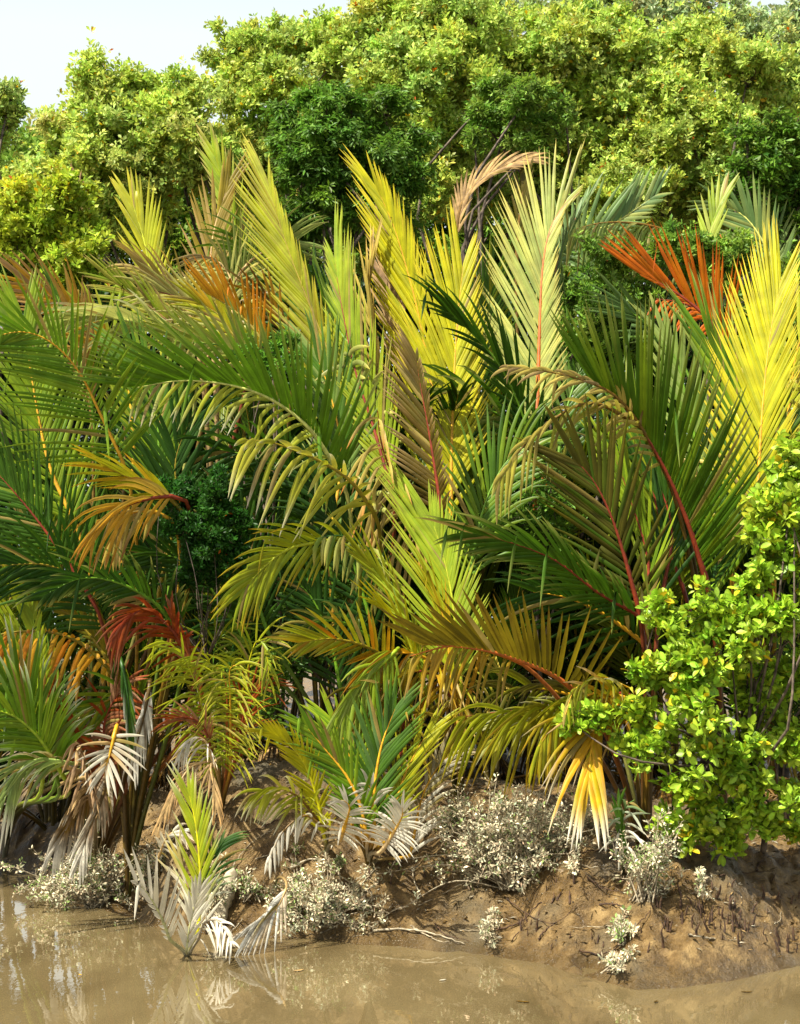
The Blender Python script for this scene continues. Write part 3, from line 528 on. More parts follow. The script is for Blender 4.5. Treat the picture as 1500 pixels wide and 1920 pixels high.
F('Q', '460,1200 400,1110 340,1050 270,1040', (17.3, 17.0), 'dgrn', 150, (50, 18), 10, .5, c2='mgrn', sp=11, w=7, rib='grn')

# young palms on the mud
palm('S1', 612, 0, 'young palm on the mud mound with one bright yellow curved frond', 'young_palm', py=1598)
F('S1', '606,1560 596,1500 570,1430 535,1390 498,1368', (15.55, 15.3), 'yel', 70, (46, 16), 30, .1, (1, 1), c2='ygrn', sp=7, w=6.5, rib='yel', r=4.5, silt=1.0)
F('S1', '590,1530 560,1495 520,1478 470,1490', (15.5, 15.1), 'ygrn', 80, (50, 20), 10, .9, c2='straw', tip='cream', sp=9, w=6, rib='brown', r=4, silt=1.25)
F('S1', '640,1570 655,1520 650,1505 640,1500', (15.5, 15.3), 'silver', 56, (100, 18), 0, .3, c2='cream', tip='cream', sp=5, w=5, rib='gold', r=5, silt=1.7)
F('S1', '600,1545 570,1530 530,1560 500,1620', (15.4, 15.1), 'silver', 50, (45, 25), 10, 1.3, c2='cream', sp=16, w=6, rib='brown', r=3, silt=1.7)
palm('S2', 690, 0, 'clump of young palms on the mud with crossing dark green fronds', 'young_palm', py=1618)
F('S2', '686,1560 676,1510 650,1455 610,1405 566,1352', (15.4, 15.3), 'grn', 95, (40, 14), 15, .15, c2='lgrn', sp=9, w=7, rib='gold', r=5, silt=1.15)
F('S2', '700,1560 702,1480 715,1400 742,1325', (15.5, 15.6), 'mgrn', 125, (46, 16), 0, .15, c2='bgrn', tip='lgrn', sp=9, w=7.5, rib='gold', r=6, silt=1.2)
F('S2', '660,1540 662,1470 650,1400 620,1345', (15.8, 15.9), 'lgrn', 110, (40, 14), 10, .2, c2='grn', sp=9, w=7, rib='gold', r=4, silt=1.2)
F('S2', '735,1560 750,1480 780,1410 812,1365', (15.6, 15.7), 'ygrn', 105, (32, 12), 10, .15, c2='yel', sp=8, w=7, rib='gold', r=5, silt=1.25)
F('S2', '680,1560 670,1480 690,1400 690,1340', (16, 16.2), 'dgrn', 120, (40, 16), 0, .2, c2='grn', sp=9, w=7, rib='gold', r=4)
F('S2', '720,1590 750,1540 755,1520 752,1512', (15.3, 15.1), 'silver', 58, (105, 20), 0, .3, c2='cream', tip='cream', sp=5, w=5, rib='gold', r=5, silt=1.8)
F('S2', '690,1570 700,1500 690,1470 680,1470', (15.5, 15.4), 'silver', 50, (30, 20), 0, .9, c2='cream', sp=10, w=6, rib='gold', r=4, silt=1.8)
F('S2', '770,1600 790,1500 820,1440 860,1400', (16, 16.2), 'olive', 90, (40, 16), 0, .4, c2='silver', sp=10, w=6, rib='gold', r=4, silt=1.35)
palm('S3', 352, 0, 'small palm growing out of the water, lower leaflets coated in white silt', 'young_palm', py=1790)
F('S3', '372,1745 376,1680 374,1610 366,1540 352,1480', (14.9, 15.1), 'ygrn', 120, (34, 12), 12, .1, (1, .8), c2='lgrn', tip='cream', sp=9, w=6, rib='yel', r=5, silt=.72)
F('S3', '318,1760 300,1715 276,1675 250,1648', (14.8, 14.5), 'silver', 105, (40, 20), 5, -.05, (.2, 1), c2='cream', tip='cream', sp=11, w=6.5, rib='ygrn', r=4, silt=3)
F('S3', '372,1760 384,1730 410,1728 440,1775', (14.9, 14.5), 'silver', 60, (60, 30), 10, .8, (.5, .9), c2='cream', tip='silver', sp=11, w=4.5, rib='brown', r=3.5, silt=3)
F('S3', '378,1690 388,1640 402,1600 420,1572', (15, 15.1), 'dgrn', 78, (48, 20), 0, .4, (.5, 1), c2='bgrn', tip='pgrn', sp=7, w=5.5, rib='grn', r=3, silt=.75)
F('S3', '368,1740 362,1690 345,1650 335,1600', (15, 15.1), 'straw', 90, (24, 10), 20, .1, c2='cream', tip='cream', sp=9, w=6, rib='ygrn', r=3.5, silt=.9)
F('S3', '350,1780 355,1740 365,1700 378,1660', (14.8, 14.7), 'silver', 60, (30, 14), 0, .1, c2='cream', tip='cream', sp=10, w=7, rib='ygrn', r=3, silt=3)
palm('S4', 515, 0, 'flattened grey frond lying on the mud beside silty twigs', 'fallen_frond', 'dead frond', py=1660)
F('S4', '535,1670 520,1700 500,1722 470,1745', (15.5, 15.15), 'silver', 90, (26, 14), 20, .3, c2='tan', tip='silver', dry=True, sp=8, w=6, rib='tan', r=3)
palm('S5', 300, 0, 'bent pale reed like leaves standing at the edge of the mud hollow', 'young_palm', py=1640)
F('S5', '300,1600 310,1575 325,1560 345,1560', (15.9, 15.7), 'cream', 50, (30, 14), 0, .7, c2='silver', dry=True, sp=9, w=6, rib='tan', r=3)
palm('S6', 1168, 0, 'thin dark green strap leaves rising from the gully below the bush', 'young_palm', py=1640)
F('S6', '1170,1600 1168,1540 1175,1510 1190,1500', (15.2, 15.1), 'bgrn', 60, (40, 14), 0, 1.3, c2='silver', sp=12, w=5, rib='mgrn', r=3, silt=1.3)
F('S6', '1172,1600 1160,1530 1162,1500', (15.2, 15.1), 'mgrn', 50, (12, 6), 0, .3, c2='bgrn', sp=14, w=6, rib='mgrn', r=3)

# ------------------------------------------------------------------ palms further back, copied
def generic_palm(seed, label):
    rng = np.random.default_rng(seed); root = empty('nipa_palm'); tag(root, label, 'palm', 'palms filling the back of the thicket')
    nf = 12
    for k in range(nf + 5):
        dead = k >= nf; az = k * 2.4 + rng.uniform(-.3, .3); ln = rng.uniform(4.2, 6.4) if not dead else rng.uniform(2.2, 3.4)
        tilt = rng.uniform(.12, .85) if not dead else rng.uniform(.7, 1.2)
        h = np.array([math.cos(az), math.sin(az), 0]); u = np.linspace(0, 1, 40); th = tilt * (.35 + 1.25 * u ** 1.5) if not dead else tilt + 1.7 * u
        d = np.sin(th)[:, None] * h + np.cos(th)[:, None] * np.array([0, 0, 1.0]); P = np.cumsum(d, 0) * ln / 40 + h * .12
        k0 = 10; T = nrm(np.gradient(P, axis=0)); S = nrm(np.cross(T, np.array([0, 0, 1.0]) + h * .4)); tw = rng.uniform(-.6, .6)
        N = np.cross(S, T); S2 = math.cos(tw) * S + math.sin(tw) * N; N2 = np.cross(S2, T)
        cn = rng.choice(['mgrn', 'grn', 'dgrn', 'lgrn', 'dgrn', 'dgrn', 'mgrn']) if not dead else rng.choice(['brown', 'tan', 'dbrown', 'dbrown'])
        c = C(cn) * .5  # halved: deep thicket shade painted into the colour of these back fronds
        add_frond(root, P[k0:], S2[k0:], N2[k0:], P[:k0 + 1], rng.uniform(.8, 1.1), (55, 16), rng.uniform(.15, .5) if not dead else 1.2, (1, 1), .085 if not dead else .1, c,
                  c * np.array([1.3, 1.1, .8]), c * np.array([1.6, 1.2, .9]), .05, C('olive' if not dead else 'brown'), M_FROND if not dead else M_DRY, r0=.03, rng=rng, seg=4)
    return root
GLAB = ['tall green palm half hidden behind the front fronds', 'dusky green palm crowded in the shade behind the front fronds', 'loose green palm with brown skirts deep in the thicket']
protos = [generic_palm(100 + i, GLAB[i]) for i in range(3)]
def copy_tree(o, parent=None):
    c = o.copy(); col.objects.link(c)
    if parent: c.parent = parent
    for ch in o.children: copy_tree(ch, c)
    return c
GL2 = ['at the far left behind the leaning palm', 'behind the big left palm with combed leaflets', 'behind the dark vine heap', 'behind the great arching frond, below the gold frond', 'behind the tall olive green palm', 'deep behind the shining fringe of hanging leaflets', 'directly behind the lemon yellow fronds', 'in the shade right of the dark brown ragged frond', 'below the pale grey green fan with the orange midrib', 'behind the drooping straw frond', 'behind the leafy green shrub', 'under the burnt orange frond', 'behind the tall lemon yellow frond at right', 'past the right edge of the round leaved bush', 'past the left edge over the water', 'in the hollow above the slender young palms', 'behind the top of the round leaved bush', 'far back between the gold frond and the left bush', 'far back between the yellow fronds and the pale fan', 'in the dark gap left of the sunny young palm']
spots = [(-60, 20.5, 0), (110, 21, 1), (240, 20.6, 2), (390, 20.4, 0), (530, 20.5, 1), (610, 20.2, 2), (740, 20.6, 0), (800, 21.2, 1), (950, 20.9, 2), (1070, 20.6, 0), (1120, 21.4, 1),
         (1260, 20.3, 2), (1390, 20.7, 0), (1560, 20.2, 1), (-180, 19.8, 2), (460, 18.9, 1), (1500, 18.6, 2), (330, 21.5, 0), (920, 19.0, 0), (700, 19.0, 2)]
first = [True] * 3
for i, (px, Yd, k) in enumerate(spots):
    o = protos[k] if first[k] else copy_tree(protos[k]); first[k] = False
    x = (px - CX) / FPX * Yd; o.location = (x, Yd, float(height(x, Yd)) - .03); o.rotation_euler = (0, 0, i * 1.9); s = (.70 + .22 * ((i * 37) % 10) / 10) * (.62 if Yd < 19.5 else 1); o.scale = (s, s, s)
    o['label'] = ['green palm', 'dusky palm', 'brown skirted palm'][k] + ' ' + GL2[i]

# ------------------------------------------------------------------ trees and bushes
def leaf_cloud(tips, axes, nl, size, wratio, c, rng, detail=False, spread=(25, 80), yel=.02, droop=0.0, lobecol=None, jit=.16, org=.003, yc=(226, 186, 30)):
    n = len(tips); P = np.repeat(tips, nl, 0); A = np.repeat(axes, nl, 0); m = n * nl
    ref = nrm(rng.normal(size=(n, 3))); ref = np.repeat(ref, nl, 0); U = nrm(np.cross(A, ref)); Vv = np.cross(A, U)
    ph = np.tile(np.arange(nl) * 2.4, n) + rng.uniform(-.3, .3, m); e = np.radians(rng.uniform(spread[0], spread[1], m))
    rad = np.cos(ph)[:, None] * U + np.sin(ph)[:, None] * Vv
    d = nrm(np.cos(e)[:, None] * A + np.sin(e)[:, None] * rad - np.array([0, 0, droop])); L = size * rng.uniform(.5, 1.2, m)
    P = P + rad * (size * .12) - A * (rng.uniform(0, .9, m) * size)[:, None]
    W = nrm(np.cross(d, A + .35 * rng.normal(size=(m, 3)))); Nn = np.cross(W, d)
    hw = (L * wratio * .5 * rng.uniform(.8, 1.15, m))
    lc = c[None] * np.exp(rng.normal(0, jit, (n, 1))) if lobecol is None else lobecol * np.exp(rng.normal(0, jit, (n, 1)))
    lc = np.repeat(lc, nl, 0) * np.exp(rng.normal(0, jit, (m, 1))); hue = rng.normal(0, .10, m); lc[:, 0] *= np.exp(hue)
    r = rng.random(m); lc[r < yel] = C(yc) * .9; lc[r < org] = C('orange') * .8
    if not detail:
        V = np.stack([P, P + d * (L * .6)[:, None] + W * hw[:, None] + Nn * (hw * .3)[:, None], P + d * L[:, None], P + d * (L * .6)[:, None] - W * hw[:, None] + Nn * (hw * .3)[:, None]], 1)
        b = np.arange(m)[:, None] * 4
        Fc = np.concatenate([b + np.array([[0, 2, 1]]), b + np.array([[0, 3, 2]])], 0)
        return V.reshape(-1, 3), Fc, np.repeat(lc, 4, 0)
    rows = [(0, .04), (.16, .42), (.36, .85), (.6, 1.0), (.8, .78), (.94, .38), (1.0, .05)]
    V = np.zeros((m, len(rows), 3, 3)); Cc = np.zeros((m, len(rows), 3, 3)); curve = rng.uniform(.0, .22, m)
    for k, (s, ww) in enumerate(rows):
        cpt = P + d * (L * s)[:, None] - Nn * (L * curve * s * s)[:, None]
        V[:, k, 1] = cpt; V[:, k, 0] = cpt - W * (hw * ww)[:, None] + Nn * (hw * ww * .28)[:, None]; V[:, k, 2] = cpt + W * (hw * ww)[:, None] + Nn * (hw * ww * .28)[:, None]
        Cc[:, k] = lc[:, None]; Cc[:, k, 1] = lc * 1.35
    kx = np.arange(len(rows) - 1)[:, None] * 3 + np.arange(2)[None]
    f = np.stack([kx, kx + 1, kx + 4, kx + 3], -1).reshape(-1, 4)
    Fc = (np.arange(m)[:, None, None] * len(rows) * 3 + f[None]).reshape(-1, 4)
    return V.reshape(-1, 3), Fc, Cc.reshape(-1, 3)

def foliage_thing(name, label, cat, Y, lobes, c, size, wr=.48, nl=8, dens=1.7, sub=18, subr=.38, mat=None, detail=False, group=None, base=None, trunk_r=.09, seed=1, depth=1.0, **kw):
    """lobes: (px, py, r_px). Foliage sprays spread through sub-lobes around each lobe; limbs run to the lobes"""
    rng = np.random.default_rng(seed); mpp = Y / FPX
    cs = np.array([at(x, y, Y + rng.uniform(-.35, .35) * r * mpp * 2 * depth) for x, y, r in lobes]); rs = np.array([r * mpp for _, _, r in lobes])
    cen = cs.mean(0)
    if base is None: bx, by = cen[0], cen[1] + .5
    else: bx, by = (base[0] - CX) / FPX * base[1], base[1]
    bz = float(height(bx, by)); root = empty(name, (bx, by, bz)); tag(root, label, cat, group)
    TP, AX, LC, limbs, lr = [], [], [], [], []
    for cc, r in zip(cs, rs):
        for j in range(sub):
            dd = nrm(rng.normal(size=3)); dd[1] -= .25; dd[2] += .15; dd = nrm(dd); sr = r * subr * rng.uniform(.7, 1.25); sc_ = cc + dd * r * rng.uniform(.25, 1.05)
            n = max(4, int(dens * 34 * (sr / size) ** 2 * .16)); dv = nrm(rng.normal(size=(n, 3)) + np.array([0, -.15, .35])); u = .25 + np.abs(rng.normal(0, .62, n))
            TP.append(sc_ + dv * (sr * u)[:, None] * np.array([1, 1, .8])); AX.append(nrm(dv + np.array([0, 0, .55]) + .35 * rng.normal(size=(n, 3))))
            LC.append(np.repeat((c * math.exp(rng.normal(0, .07)) * np.array([math.exp(rng.normal(0, .07)), 1, math.exp(rng.normal(0, .15))]))[None], n, 0))
            limbs.append(np.array([cc, (cc + sc_) / 2 + rng.normal(size=3) * r * .08, sc_, sc_ + dd * sr * .7])); lr.append(np.array([1, .7, .5, .15]) * max(.006, trunk_r * .16))
            for q_ in range(3):
                e_ = sc_ + nrm(rng.normal(size=3)) * sr * .9; limbs.append(np.array([sc_, (sc_ + e_) / 2 + rng.normal(size=3) * .1 * sr, e_])); lr.append(np.array([.6, .4, .15]) * max(.005, trunk_r * .1))
    tips = np.concatenate(TP); axs = np.concatenate(AX); lcs = np.concatenate(LC)
    V, Fc, Cc = leaf_cloud(tips, axs, nl, size, wr, c, rng, detail=detail, lobecol=lcs, **kw)
    mesh_obj('crown', V, Fc, mat or M_TREE, root, Cc, smooth=detail)
    b0 = np.array([bx, by, bz - .1]); hub = np.array([cen[0] * .7 + bx * .3, cen[1] * .8 + by * .2, bz + (cen[2] - bz) * .5])
    limbs.append(catmull([b0, (b0 + hub) / 2 + np.array([.12, .05, 0]), hub], 8)); lr.append(np.linspace(1, .6, 8) * trunk_r)
    for cc in cs:
        mid = (hub + cc) / 2 + rng.normal(size=3) * .12 * np.linalg.norm(cc - hub); limbs.append(catmull([hub, mid, cc], 8)); lr.append(np.linspace(.5, .18, 8) * trunk_r)
    V, Fc = tube_arrays(limbs, lr, 5); mesh_obj('trunk', V, Fc, M_BARK, root)
    return root

TB = s2l((200, 222, 98)) * KA; TM = s2l((192, 216, 102)) * KA; TD = s2l((110, 152, 48)) * KA; TH = s2l((184, 204, 130)) * KA; TG = s2l((134, 172, 60)) * KA  # TH: paler grey green, distance haze mixed into the far crowns' leaf colour
def T(label, Y, s, c, seed, size=.11, **kw):
    lobes = [tuple(map(float, a.split(','))) for a in s.split()]; lobes = [(x, y + r * .1, r * 1.12) for x, y, r in lobes]
    kw.setdefault('group', 'mangrove trees behind the palms')
    return foliage_thing(kw.pop('name', 'mangrove_tree'), label, 'tree', Y, lobes, c, size, seed=seed, **kw)
T('bright mangrove tree against the pale sky at the upper left', 27, '190,185,68 250,190,75 330,215,70 130,260,62 215,270,80 300,290,80 95,330,60 175,350,80 270,370,80 370,300,70 60,400,80', TB, 1)
T('leafy branch reaching in from the left edge against the sky', 24, '-90,230,80 -30,200,60 18,188,30 25,215,22 -60,300,80', TM, 2)
T('low tree row between the left edge and the bright upper left tree', 33, '-60,330,70 10,310,55 60,310,45 -30,400,90 50,420,90 100,250,30', TM, 3, size=.13)
T('tall mangrove tree with a square shouldered crown left of the middle top', 28, '430,85,52 490,90,62 560,75,62 630,110,62 430,170,52 510,180,80 600,200,80 460,260,70 560,290,80 400,310,60 500,370,80', TB, 4)
T('mangrove tree reaching out of the top of the photo at the middle', 27, '740,60,80 700,130,60 820,30,85 780,150,85 860,140,80 740,250,75 830,260,80 900,60,70 800,360,80 900,350,70', TB, 5)
T('broad mangrove crown just right of the middle under the top edge', 28, '960,110,80 1050,80,85 1000,180,80 1090,170,80 950,290,80 1050,290,85 1010,380,80 1120,80,70 1130,350,70', TB, 6)
T('yellow green mangrove tree at the upper right', 27.5, '1180,110,80 1260,120,85 1200,210,85 1290,220,85 1230,310,80 1330,110,70 1180,390,80 1290,380,80', TB, 7)
T('mangrove tree at the top right corner of the photo', 27, '1400,150,80 1480,140,85 1370,240,75 1460,240,80 1550,200,90 1400,330,80 1500,350,80', TM, 8)
for i, (px, lab) in enumerate([(60, 'low dim tree row behind the cream fronds at the left'), (330, 'shaded lower trees behind the tangled gold palm'), (620, 'shaded lower trees behind the dark glossy tree'), (880, 'shaded lower trees behind the dead tan frond'), (1140, 'shaded lower trees behind the pale blue green palm'), (1400, 'shaded lower trees behind the dark overhanging tree')]):
    T(lab, 31.5, ' '.join('%d,%d,85' % (px + dx, py) for dx, py in ((-110, 330), (0, 300), (110, 340), (-60, 420), (60, 430), (-120, 500), (0, 520), (120, 510))), TG, 60 + i, size=.17, dens=.8)
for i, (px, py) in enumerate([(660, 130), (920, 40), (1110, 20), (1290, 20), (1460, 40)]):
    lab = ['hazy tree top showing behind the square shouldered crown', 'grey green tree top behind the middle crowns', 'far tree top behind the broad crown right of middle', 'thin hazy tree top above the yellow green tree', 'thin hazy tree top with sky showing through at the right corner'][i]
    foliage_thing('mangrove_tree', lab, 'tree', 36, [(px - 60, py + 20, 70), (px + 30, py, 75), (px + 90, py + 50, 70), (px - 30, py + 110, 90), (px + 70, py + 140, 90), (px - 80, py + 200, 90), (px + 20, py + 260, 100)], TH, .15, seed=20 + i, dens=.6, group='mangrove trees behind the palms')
T('dark glossy tree with drooping narrow leaves behind the yellow fronds', 23.5, '545,215,35 590,200,40 600,240,55 660,230,60 720,220,45 780,260,35 530,270,35 560,300,55 630,310,75 700,330,70 600,380,70 760,320,50 680,410,80 560,430,60', TD, 30, size=.12, wr=.3, name='broadleaf_tree', droop=.7, nl=9, yel=0, org=0)
T('mid green narrow leaved tree clump among the brighter crowns', 25.4, '930,170,36 985,185,42 950,225,46 1030,235,34 900,215,30 1000,275,34 1060,200,24 890,260,24', TG, 31, size=.11, wr=.3, name='broadleaf_tree', droop=.6, yel=0, org=0)
T('dark leafy tree overhanging the right edge of the palms', 21.5, '1400,250,26 1440,270,40 1490,240,45 1410,320,45 1470,330,60 1500,390,60 1430,370,45 1540,320,70 1480,430,40', TD, 32, size=.11, wr=.34, name='broadleaf_tree', droop=.5, yel=0, org=0)
T('round bright bush at the left edge above the cream fronds', 22.5, '40,380,55 110,385,60 160,420,45 20,440,60 90,455,70 165,470,50 -50,430,80 60,510,60 130,520,60', s2l((190, 212, 62)) * KA, 33, size=.11, name='mangrove_bush', group='bushes among the palms')
T('leafy green shrub between the orange midrib fan and the orange frond', 20.3, '1150,480,55 1070,560,55 1130,560,60 1080,640,60 1140,640,50 1210,560,45 1030,660,40 1110,700,60 1200,650,50', TG, 34, size=.085, wr=.42, name='climbing_shrub', group='bushes among the palms', dens=1.0, yel=0)
T('green shrub filling the gap beside the tall yellow frond on the right', 20.2, '1360,560,55 1400,620,50 1480,600,55 1490,700,55 1320,470,40 1250,460,40 1380,480,45 1500,520,50', TG, 35, size=.085, wr=.42, name='climbing_shrub', group='bushes among the palms', yel=0)
T('dark glossy vine heap hanging between the palms left of centre', 16.5, '300,915,20 325,930,28 350,930,34 395,930,34 415,900,22 460,985,22 350,1080,20 410,1080,22 440,1060,22 340,990,38 400,1000,42 370,1040,30 430,960,30 440,1020,30', s2l((54, 104, 28)) * KA, 36, size=.065, wr=.42, name='vine_heap', group='bushes among the palms', yel=0, trunk_r=.014, base=(400, 17.8))
T('light green vine sprays below the gold frond', 18.0, '470,655,26 510,650,26 545,680,26 500,690,26 540,640,20', s2l((110, 160, 50)) * KA, 37, size=.06, wr=.45, name='vine_heap', group='bushes among the palms', yel=0, trunk_r=.03, dens=.7)
for i, (px, py, r, lab) in enumerate([(600, 1130, 60, 'dark undergrowth in the hollow left of the lime palm'), (480, 1280, 50, 'dark shrub at the foot of the slender young palms'), (1000, 960, 60, 'green undergrowth behind the dark green palm on the right')]):
    T(lab, 18.2, '%d,%d,%d %d,%d,%d %d,%d,%d' % (px - 30, py, r, px + 40, py - 30, r, px + 10, py + 50, r), TD, 40 + i, size=.10, wr=.4, name='undergrowth_shrub', group='bushes among the palms', yel=0, trunk_r=.04, dens=.6)
# round leaved bush, near right
BC = s2l((158, 190, 50)) * KA
foliage_thing('mangrove_bush', 'big round leaved bright green bush leaning over the mud at the right', 'bush', 15.2,
    [(1490, 850, 45), (1465, 900, 38), (1495, 905, 45), (1440, 950, 40), (1420, 1010, 38), (1460, 1020, 45), (1490, 960, 50), (1480, 1050, 65), (1410, 1090, 50), (1330, 1140, 50), (1235, 1140, 32), (1265, 1190, 40), (1450, 1160, 75), (1370, 1210, 70), (1280, 1250, 65), (1480, 1270, 80),
     (1215, 1270, 45), (1390, 1320, 80), (1300, 1340, 70), (1190, 1340, 48), (1110, 1345, 34), (1070, 1355, 20), (1230, 1400, 55), (1330, 1430, 60), (1430, 1420, 70), (1500, 1400, 60), (1190, 1400, 35), (1270, 1480, 45), (1330, 1500, 45), (1300, 1560, 38), (1360, 1570, 32), (1250, 1540, 25), (1560, 1150, 90), (1570, 1350, 90), (1560, 1000, 80), (1420, 1490, 40), (1480, 1500, 45), (1390, 1530, 35), (1440, 1540, 25), (1495, 1555, 25)],
    BC, .102, .56, nl=6, dens=1.25, sub=12, subr=.36, mat=M_BUSH, detail=True, group='bushes among the palms', base=(1420, 15.9), trunk_r=.035, seed=50, yel=.03, spread=(30, 85), org=.0, jit=.15, yc=(226, 196, 40))

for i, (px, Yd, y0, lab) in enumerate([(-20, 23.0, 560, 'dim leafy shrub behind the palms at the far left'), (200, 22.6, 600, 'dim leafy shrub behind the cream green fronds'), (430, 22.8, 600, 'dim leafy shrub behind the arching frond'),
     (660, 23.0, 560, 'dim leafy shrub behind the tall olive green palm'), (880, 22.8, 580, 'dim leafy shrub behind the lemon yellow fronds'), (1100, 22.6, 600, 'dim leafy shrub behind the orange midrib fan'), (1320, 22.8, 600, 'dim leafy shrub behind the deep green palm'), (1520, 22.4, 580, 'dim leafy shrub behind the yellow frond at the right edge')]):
    T(lab, Yd, ' '.join('%d,%d,80' % (px + dx, y0 + dy) for dx, dy in ((-70, 0), (60, 20), (-90, 130), (0, 110), (90, 140), (-80, 260), (10, 240), (90, 270), (-80, 390), (20, 370), (90, 400), (-60, 500), (50, 500))), s2l((44, 78, 24)) * KA, 80 + i, size=.15, wr=.4, dens=.75, name='undergrowth_shrub', group='bushes among the palms', yel=0)  # added backdrop; the near-black shade of the hollows is put into its leaf colour

# ------------------------------------------------------------------ silt coated shrubs
SC = s2l((200, 190, 156))
def silt_shrub(px, py, wpx, hpx, n, label, seed, green=.12, lean=0, name='saltbush', leaf=.042):
    rng = np.random.default_rng(seed); b = ground_at(px, py); mpp = b[1] / FPX; root = empty(name, Vector(b)); tag(root, label, 'shrub', 'silt coated shrubs on the mud')
    W, H = wpx * mpp / 2, hpx * mpp; paths, rad, LP, LD = [], [], [], []
    nl_ = max(2, n // 6); LM = []
    for k in range(nl_):
        a = rng.uniform(0, 6.283); rr = rng.random() ** .6; LM.append(b + np.array([math.cos(a) * rr * W * 1.05 + lean * mpp, math.sin(a) * rr * min(W, .5) * .8, H * rng.uniform(.25, .85) * (1 - .35 * rr ** 2)]))
    for k in range(n):
        e = LM[k % nl_] + rng.normal(size=3) * np.array([min(W, H) * .42, .14, H * .24])
        e[2] = max(e[2], float(height(e[0], e[1])) + .05, .05)
        mid = b + (e - b) * .5 + np.array([0, 0, H * .12]) + rng.normal(size=3) * H * .07; P = catmull([b + rng.normal(size=3) * [.05, .05, 0], mid, e], 12); paths.append(P); rad.append(np.linspace(.009, .003, 12))
        for j in range(rng.integers(2, 5)):
            i = rng.integers(5, 11); q0 = P[i]; dv = nrm(rng.normal(size=3) + np.array([0, -.2, .5])); l = H * rng.uniform(.10, .36); Q = catmull([q0, q0 + dv * l * .5 + rng.normal(size=3) * .01, q0 + dv * l + np.array([0, 0, l * .2])], 6); paths.append(Q); rad.append(np.linspace(.005, .002, 6))
            LP.append(Q[1:]); LD.append(nrm(np.gradient(Q, axis=0))[1:])
        LP.append(P[8:]); LD.append(nrm(np.gradient(P, axis=0))[8:])
    V, Fc = tube_arrays(paths, rad, 4); mesh_obj('twigs', V, Fc, M_TWIG, root)
    P = np.concatenate(LP); D = np.concatenate(LD); P = np.repeat(P, 2, 0) + rng.normal(size=(len(P) * 2, 3)) * .012; D = np.repeat(D, 2, 0)
    keep = rng.random(len(P)) < .62; P, D = P[keep], D[keep]
    V, Fc, Cc = leaf_cloud(P, D, 3, leaf * 1.2, .40, SC, rng, spread=(35, 90), yel=0, org=0, jit=.2, detail=False)
    g = np.repeat(rng.random(len(V) // 12) < green, 12)[:, None]; Cc = np.where(g, Cc * 0 + s2l((128, 148, 84)), Cc)
    mesh_obj('leaves', V, Fc, M_SILT, root, Cc)
    return root
silt_shrub(960, 1668, 300, 185, 150, 'largest cream coated saltbush below the golden hanging fronds', 1)
silt_shrub(180, 1700, 220, 130, 62, 'silty saltbush at the left water edge under collapsed fronds', 2, .2)
silt_shrub(110, 1690, 90, 70, 16, 'low silty sprigs at the far left of the water edge', 3, .2)
silt_shrub(270, 1690, 60, 110, 12, 'thin silty shrub left of the palm standing in water', 4, .2)
silt_shrub(610, 1742, 230, 95, 60, 'whitish saltbush at the waterline right of the palm in water', 5, .1)
silt_shrub(560, 1720, 60, 70, 12, 'narrow whitish sprig beside the flattened grey frond', 6, .3)
silt_shrub(410, 1730, 60, 90, 12, 'sparse silty sprig just behind the palm in water', 7, .15)
silt_shrub(470, 1690, 50, 80, 8, 'small pale sprig on the mud slope below the left mound', 8, .4)
silt_shrub(632, 1640, 26, 50, 3, 'tiny pale green sprig beside the young palm clump', 9, .5)
silt_shrub(845, 1560, 70, 75, 12, 'small saltbush in the shade at the top of the bank', 10, .35)
silt_shrub(1205, 1695, 110, 150, 26, 'grey silty shrub hanging in the gully right of the largest saltbush', 11, .3, lean=8)
silt_shrub(1165, 1770, 40, 60, 8, 'scruffy silty sprig low in the gully', 12, .3)
silt_shrub(1145, 1826, 50, 34, 9, 'cream sprig at the very waterline below the gully', 13, .05)
silt_shrub(1310, 1680, 30, 24, 5, 'lone small white sprig on the right mud slope', 14, .05)
silt_shrub(912, 1760, 50, 60, 8, 'cream sprig on the lower slope below the largest saltbush', 15, .05)
silt_shrub(1075, 1640, 24, 50, 3, 'upright white sprig standing between the saltbush and the gully', 19, .05)
silt_shrub(1430, 1545, 70, 50, 8, 'pale broad leaved seedlings beside the cut stump', 20, .5, leaf=.07)

# ------------------------------------------------------------------ dead twigs, roots, stump
def twig(s, label, r=3.0, lift=.03, m=None, name='dead_twig', cat='twig', group='dead twigs on the mud bank', depth=None):
    pts = [tuple(map(float, a.split(','))) for a in s.split()]
    W = []
    for x, y in pts:
        g = ground_at(x, y); W.append(g + np.array([0, 0, lift * RNG.uniform(.4, 1.4)]))
    if depth is not None:
        for i in range(1, len(W)): W[i] = at(pts[i][0], pts[i][1], W[0][1] - depth * i / len(W))
    W = np.array(W); P = catmull(W, 6 * len(W)); mpp = 15.3 / FPX; P += RNG.normal(size=P.shape) * .004
    V, Fc = tube_arrays([P], [np.linspace(r, r * .35, len(P)) * mpp / 2], 5); c = P[0]
    root = Vector(c); o = mesh_obj(name, V - c, Fc, m or M_TWIG); o.location = root
    return tag(o, label, cat, group)
twig('690,1755 740,1720 790,1700 860,1670 900,1640', 'long pale bent twig running down left of the largest saltbush')
twig('790,1690 775,1640 830,1600 880,1560', 'pale twig bowed over the bank in front of the young palm clump', 2.6)
twig('640,1745 655,1690 690,1650 720,1600', 'leaning pale twig under the young palm clump', 2.4)
twig('770,1745 820,1768 850,1772', 'looped pale root at the waterline', 3.5)
twig('700,1752 760,1748 820,1760 870,1775', 'pale driftwood stick lying along the waterline', 5, m=M_WOOD)
twig('560,1660 600,1640 640,1655 700,1690', 'crooked brown twig on the left mound', 3)
twig('545,1640 580,1620 620,1625', 'short grey stick on the left mound', 5, m=M_WOOD)
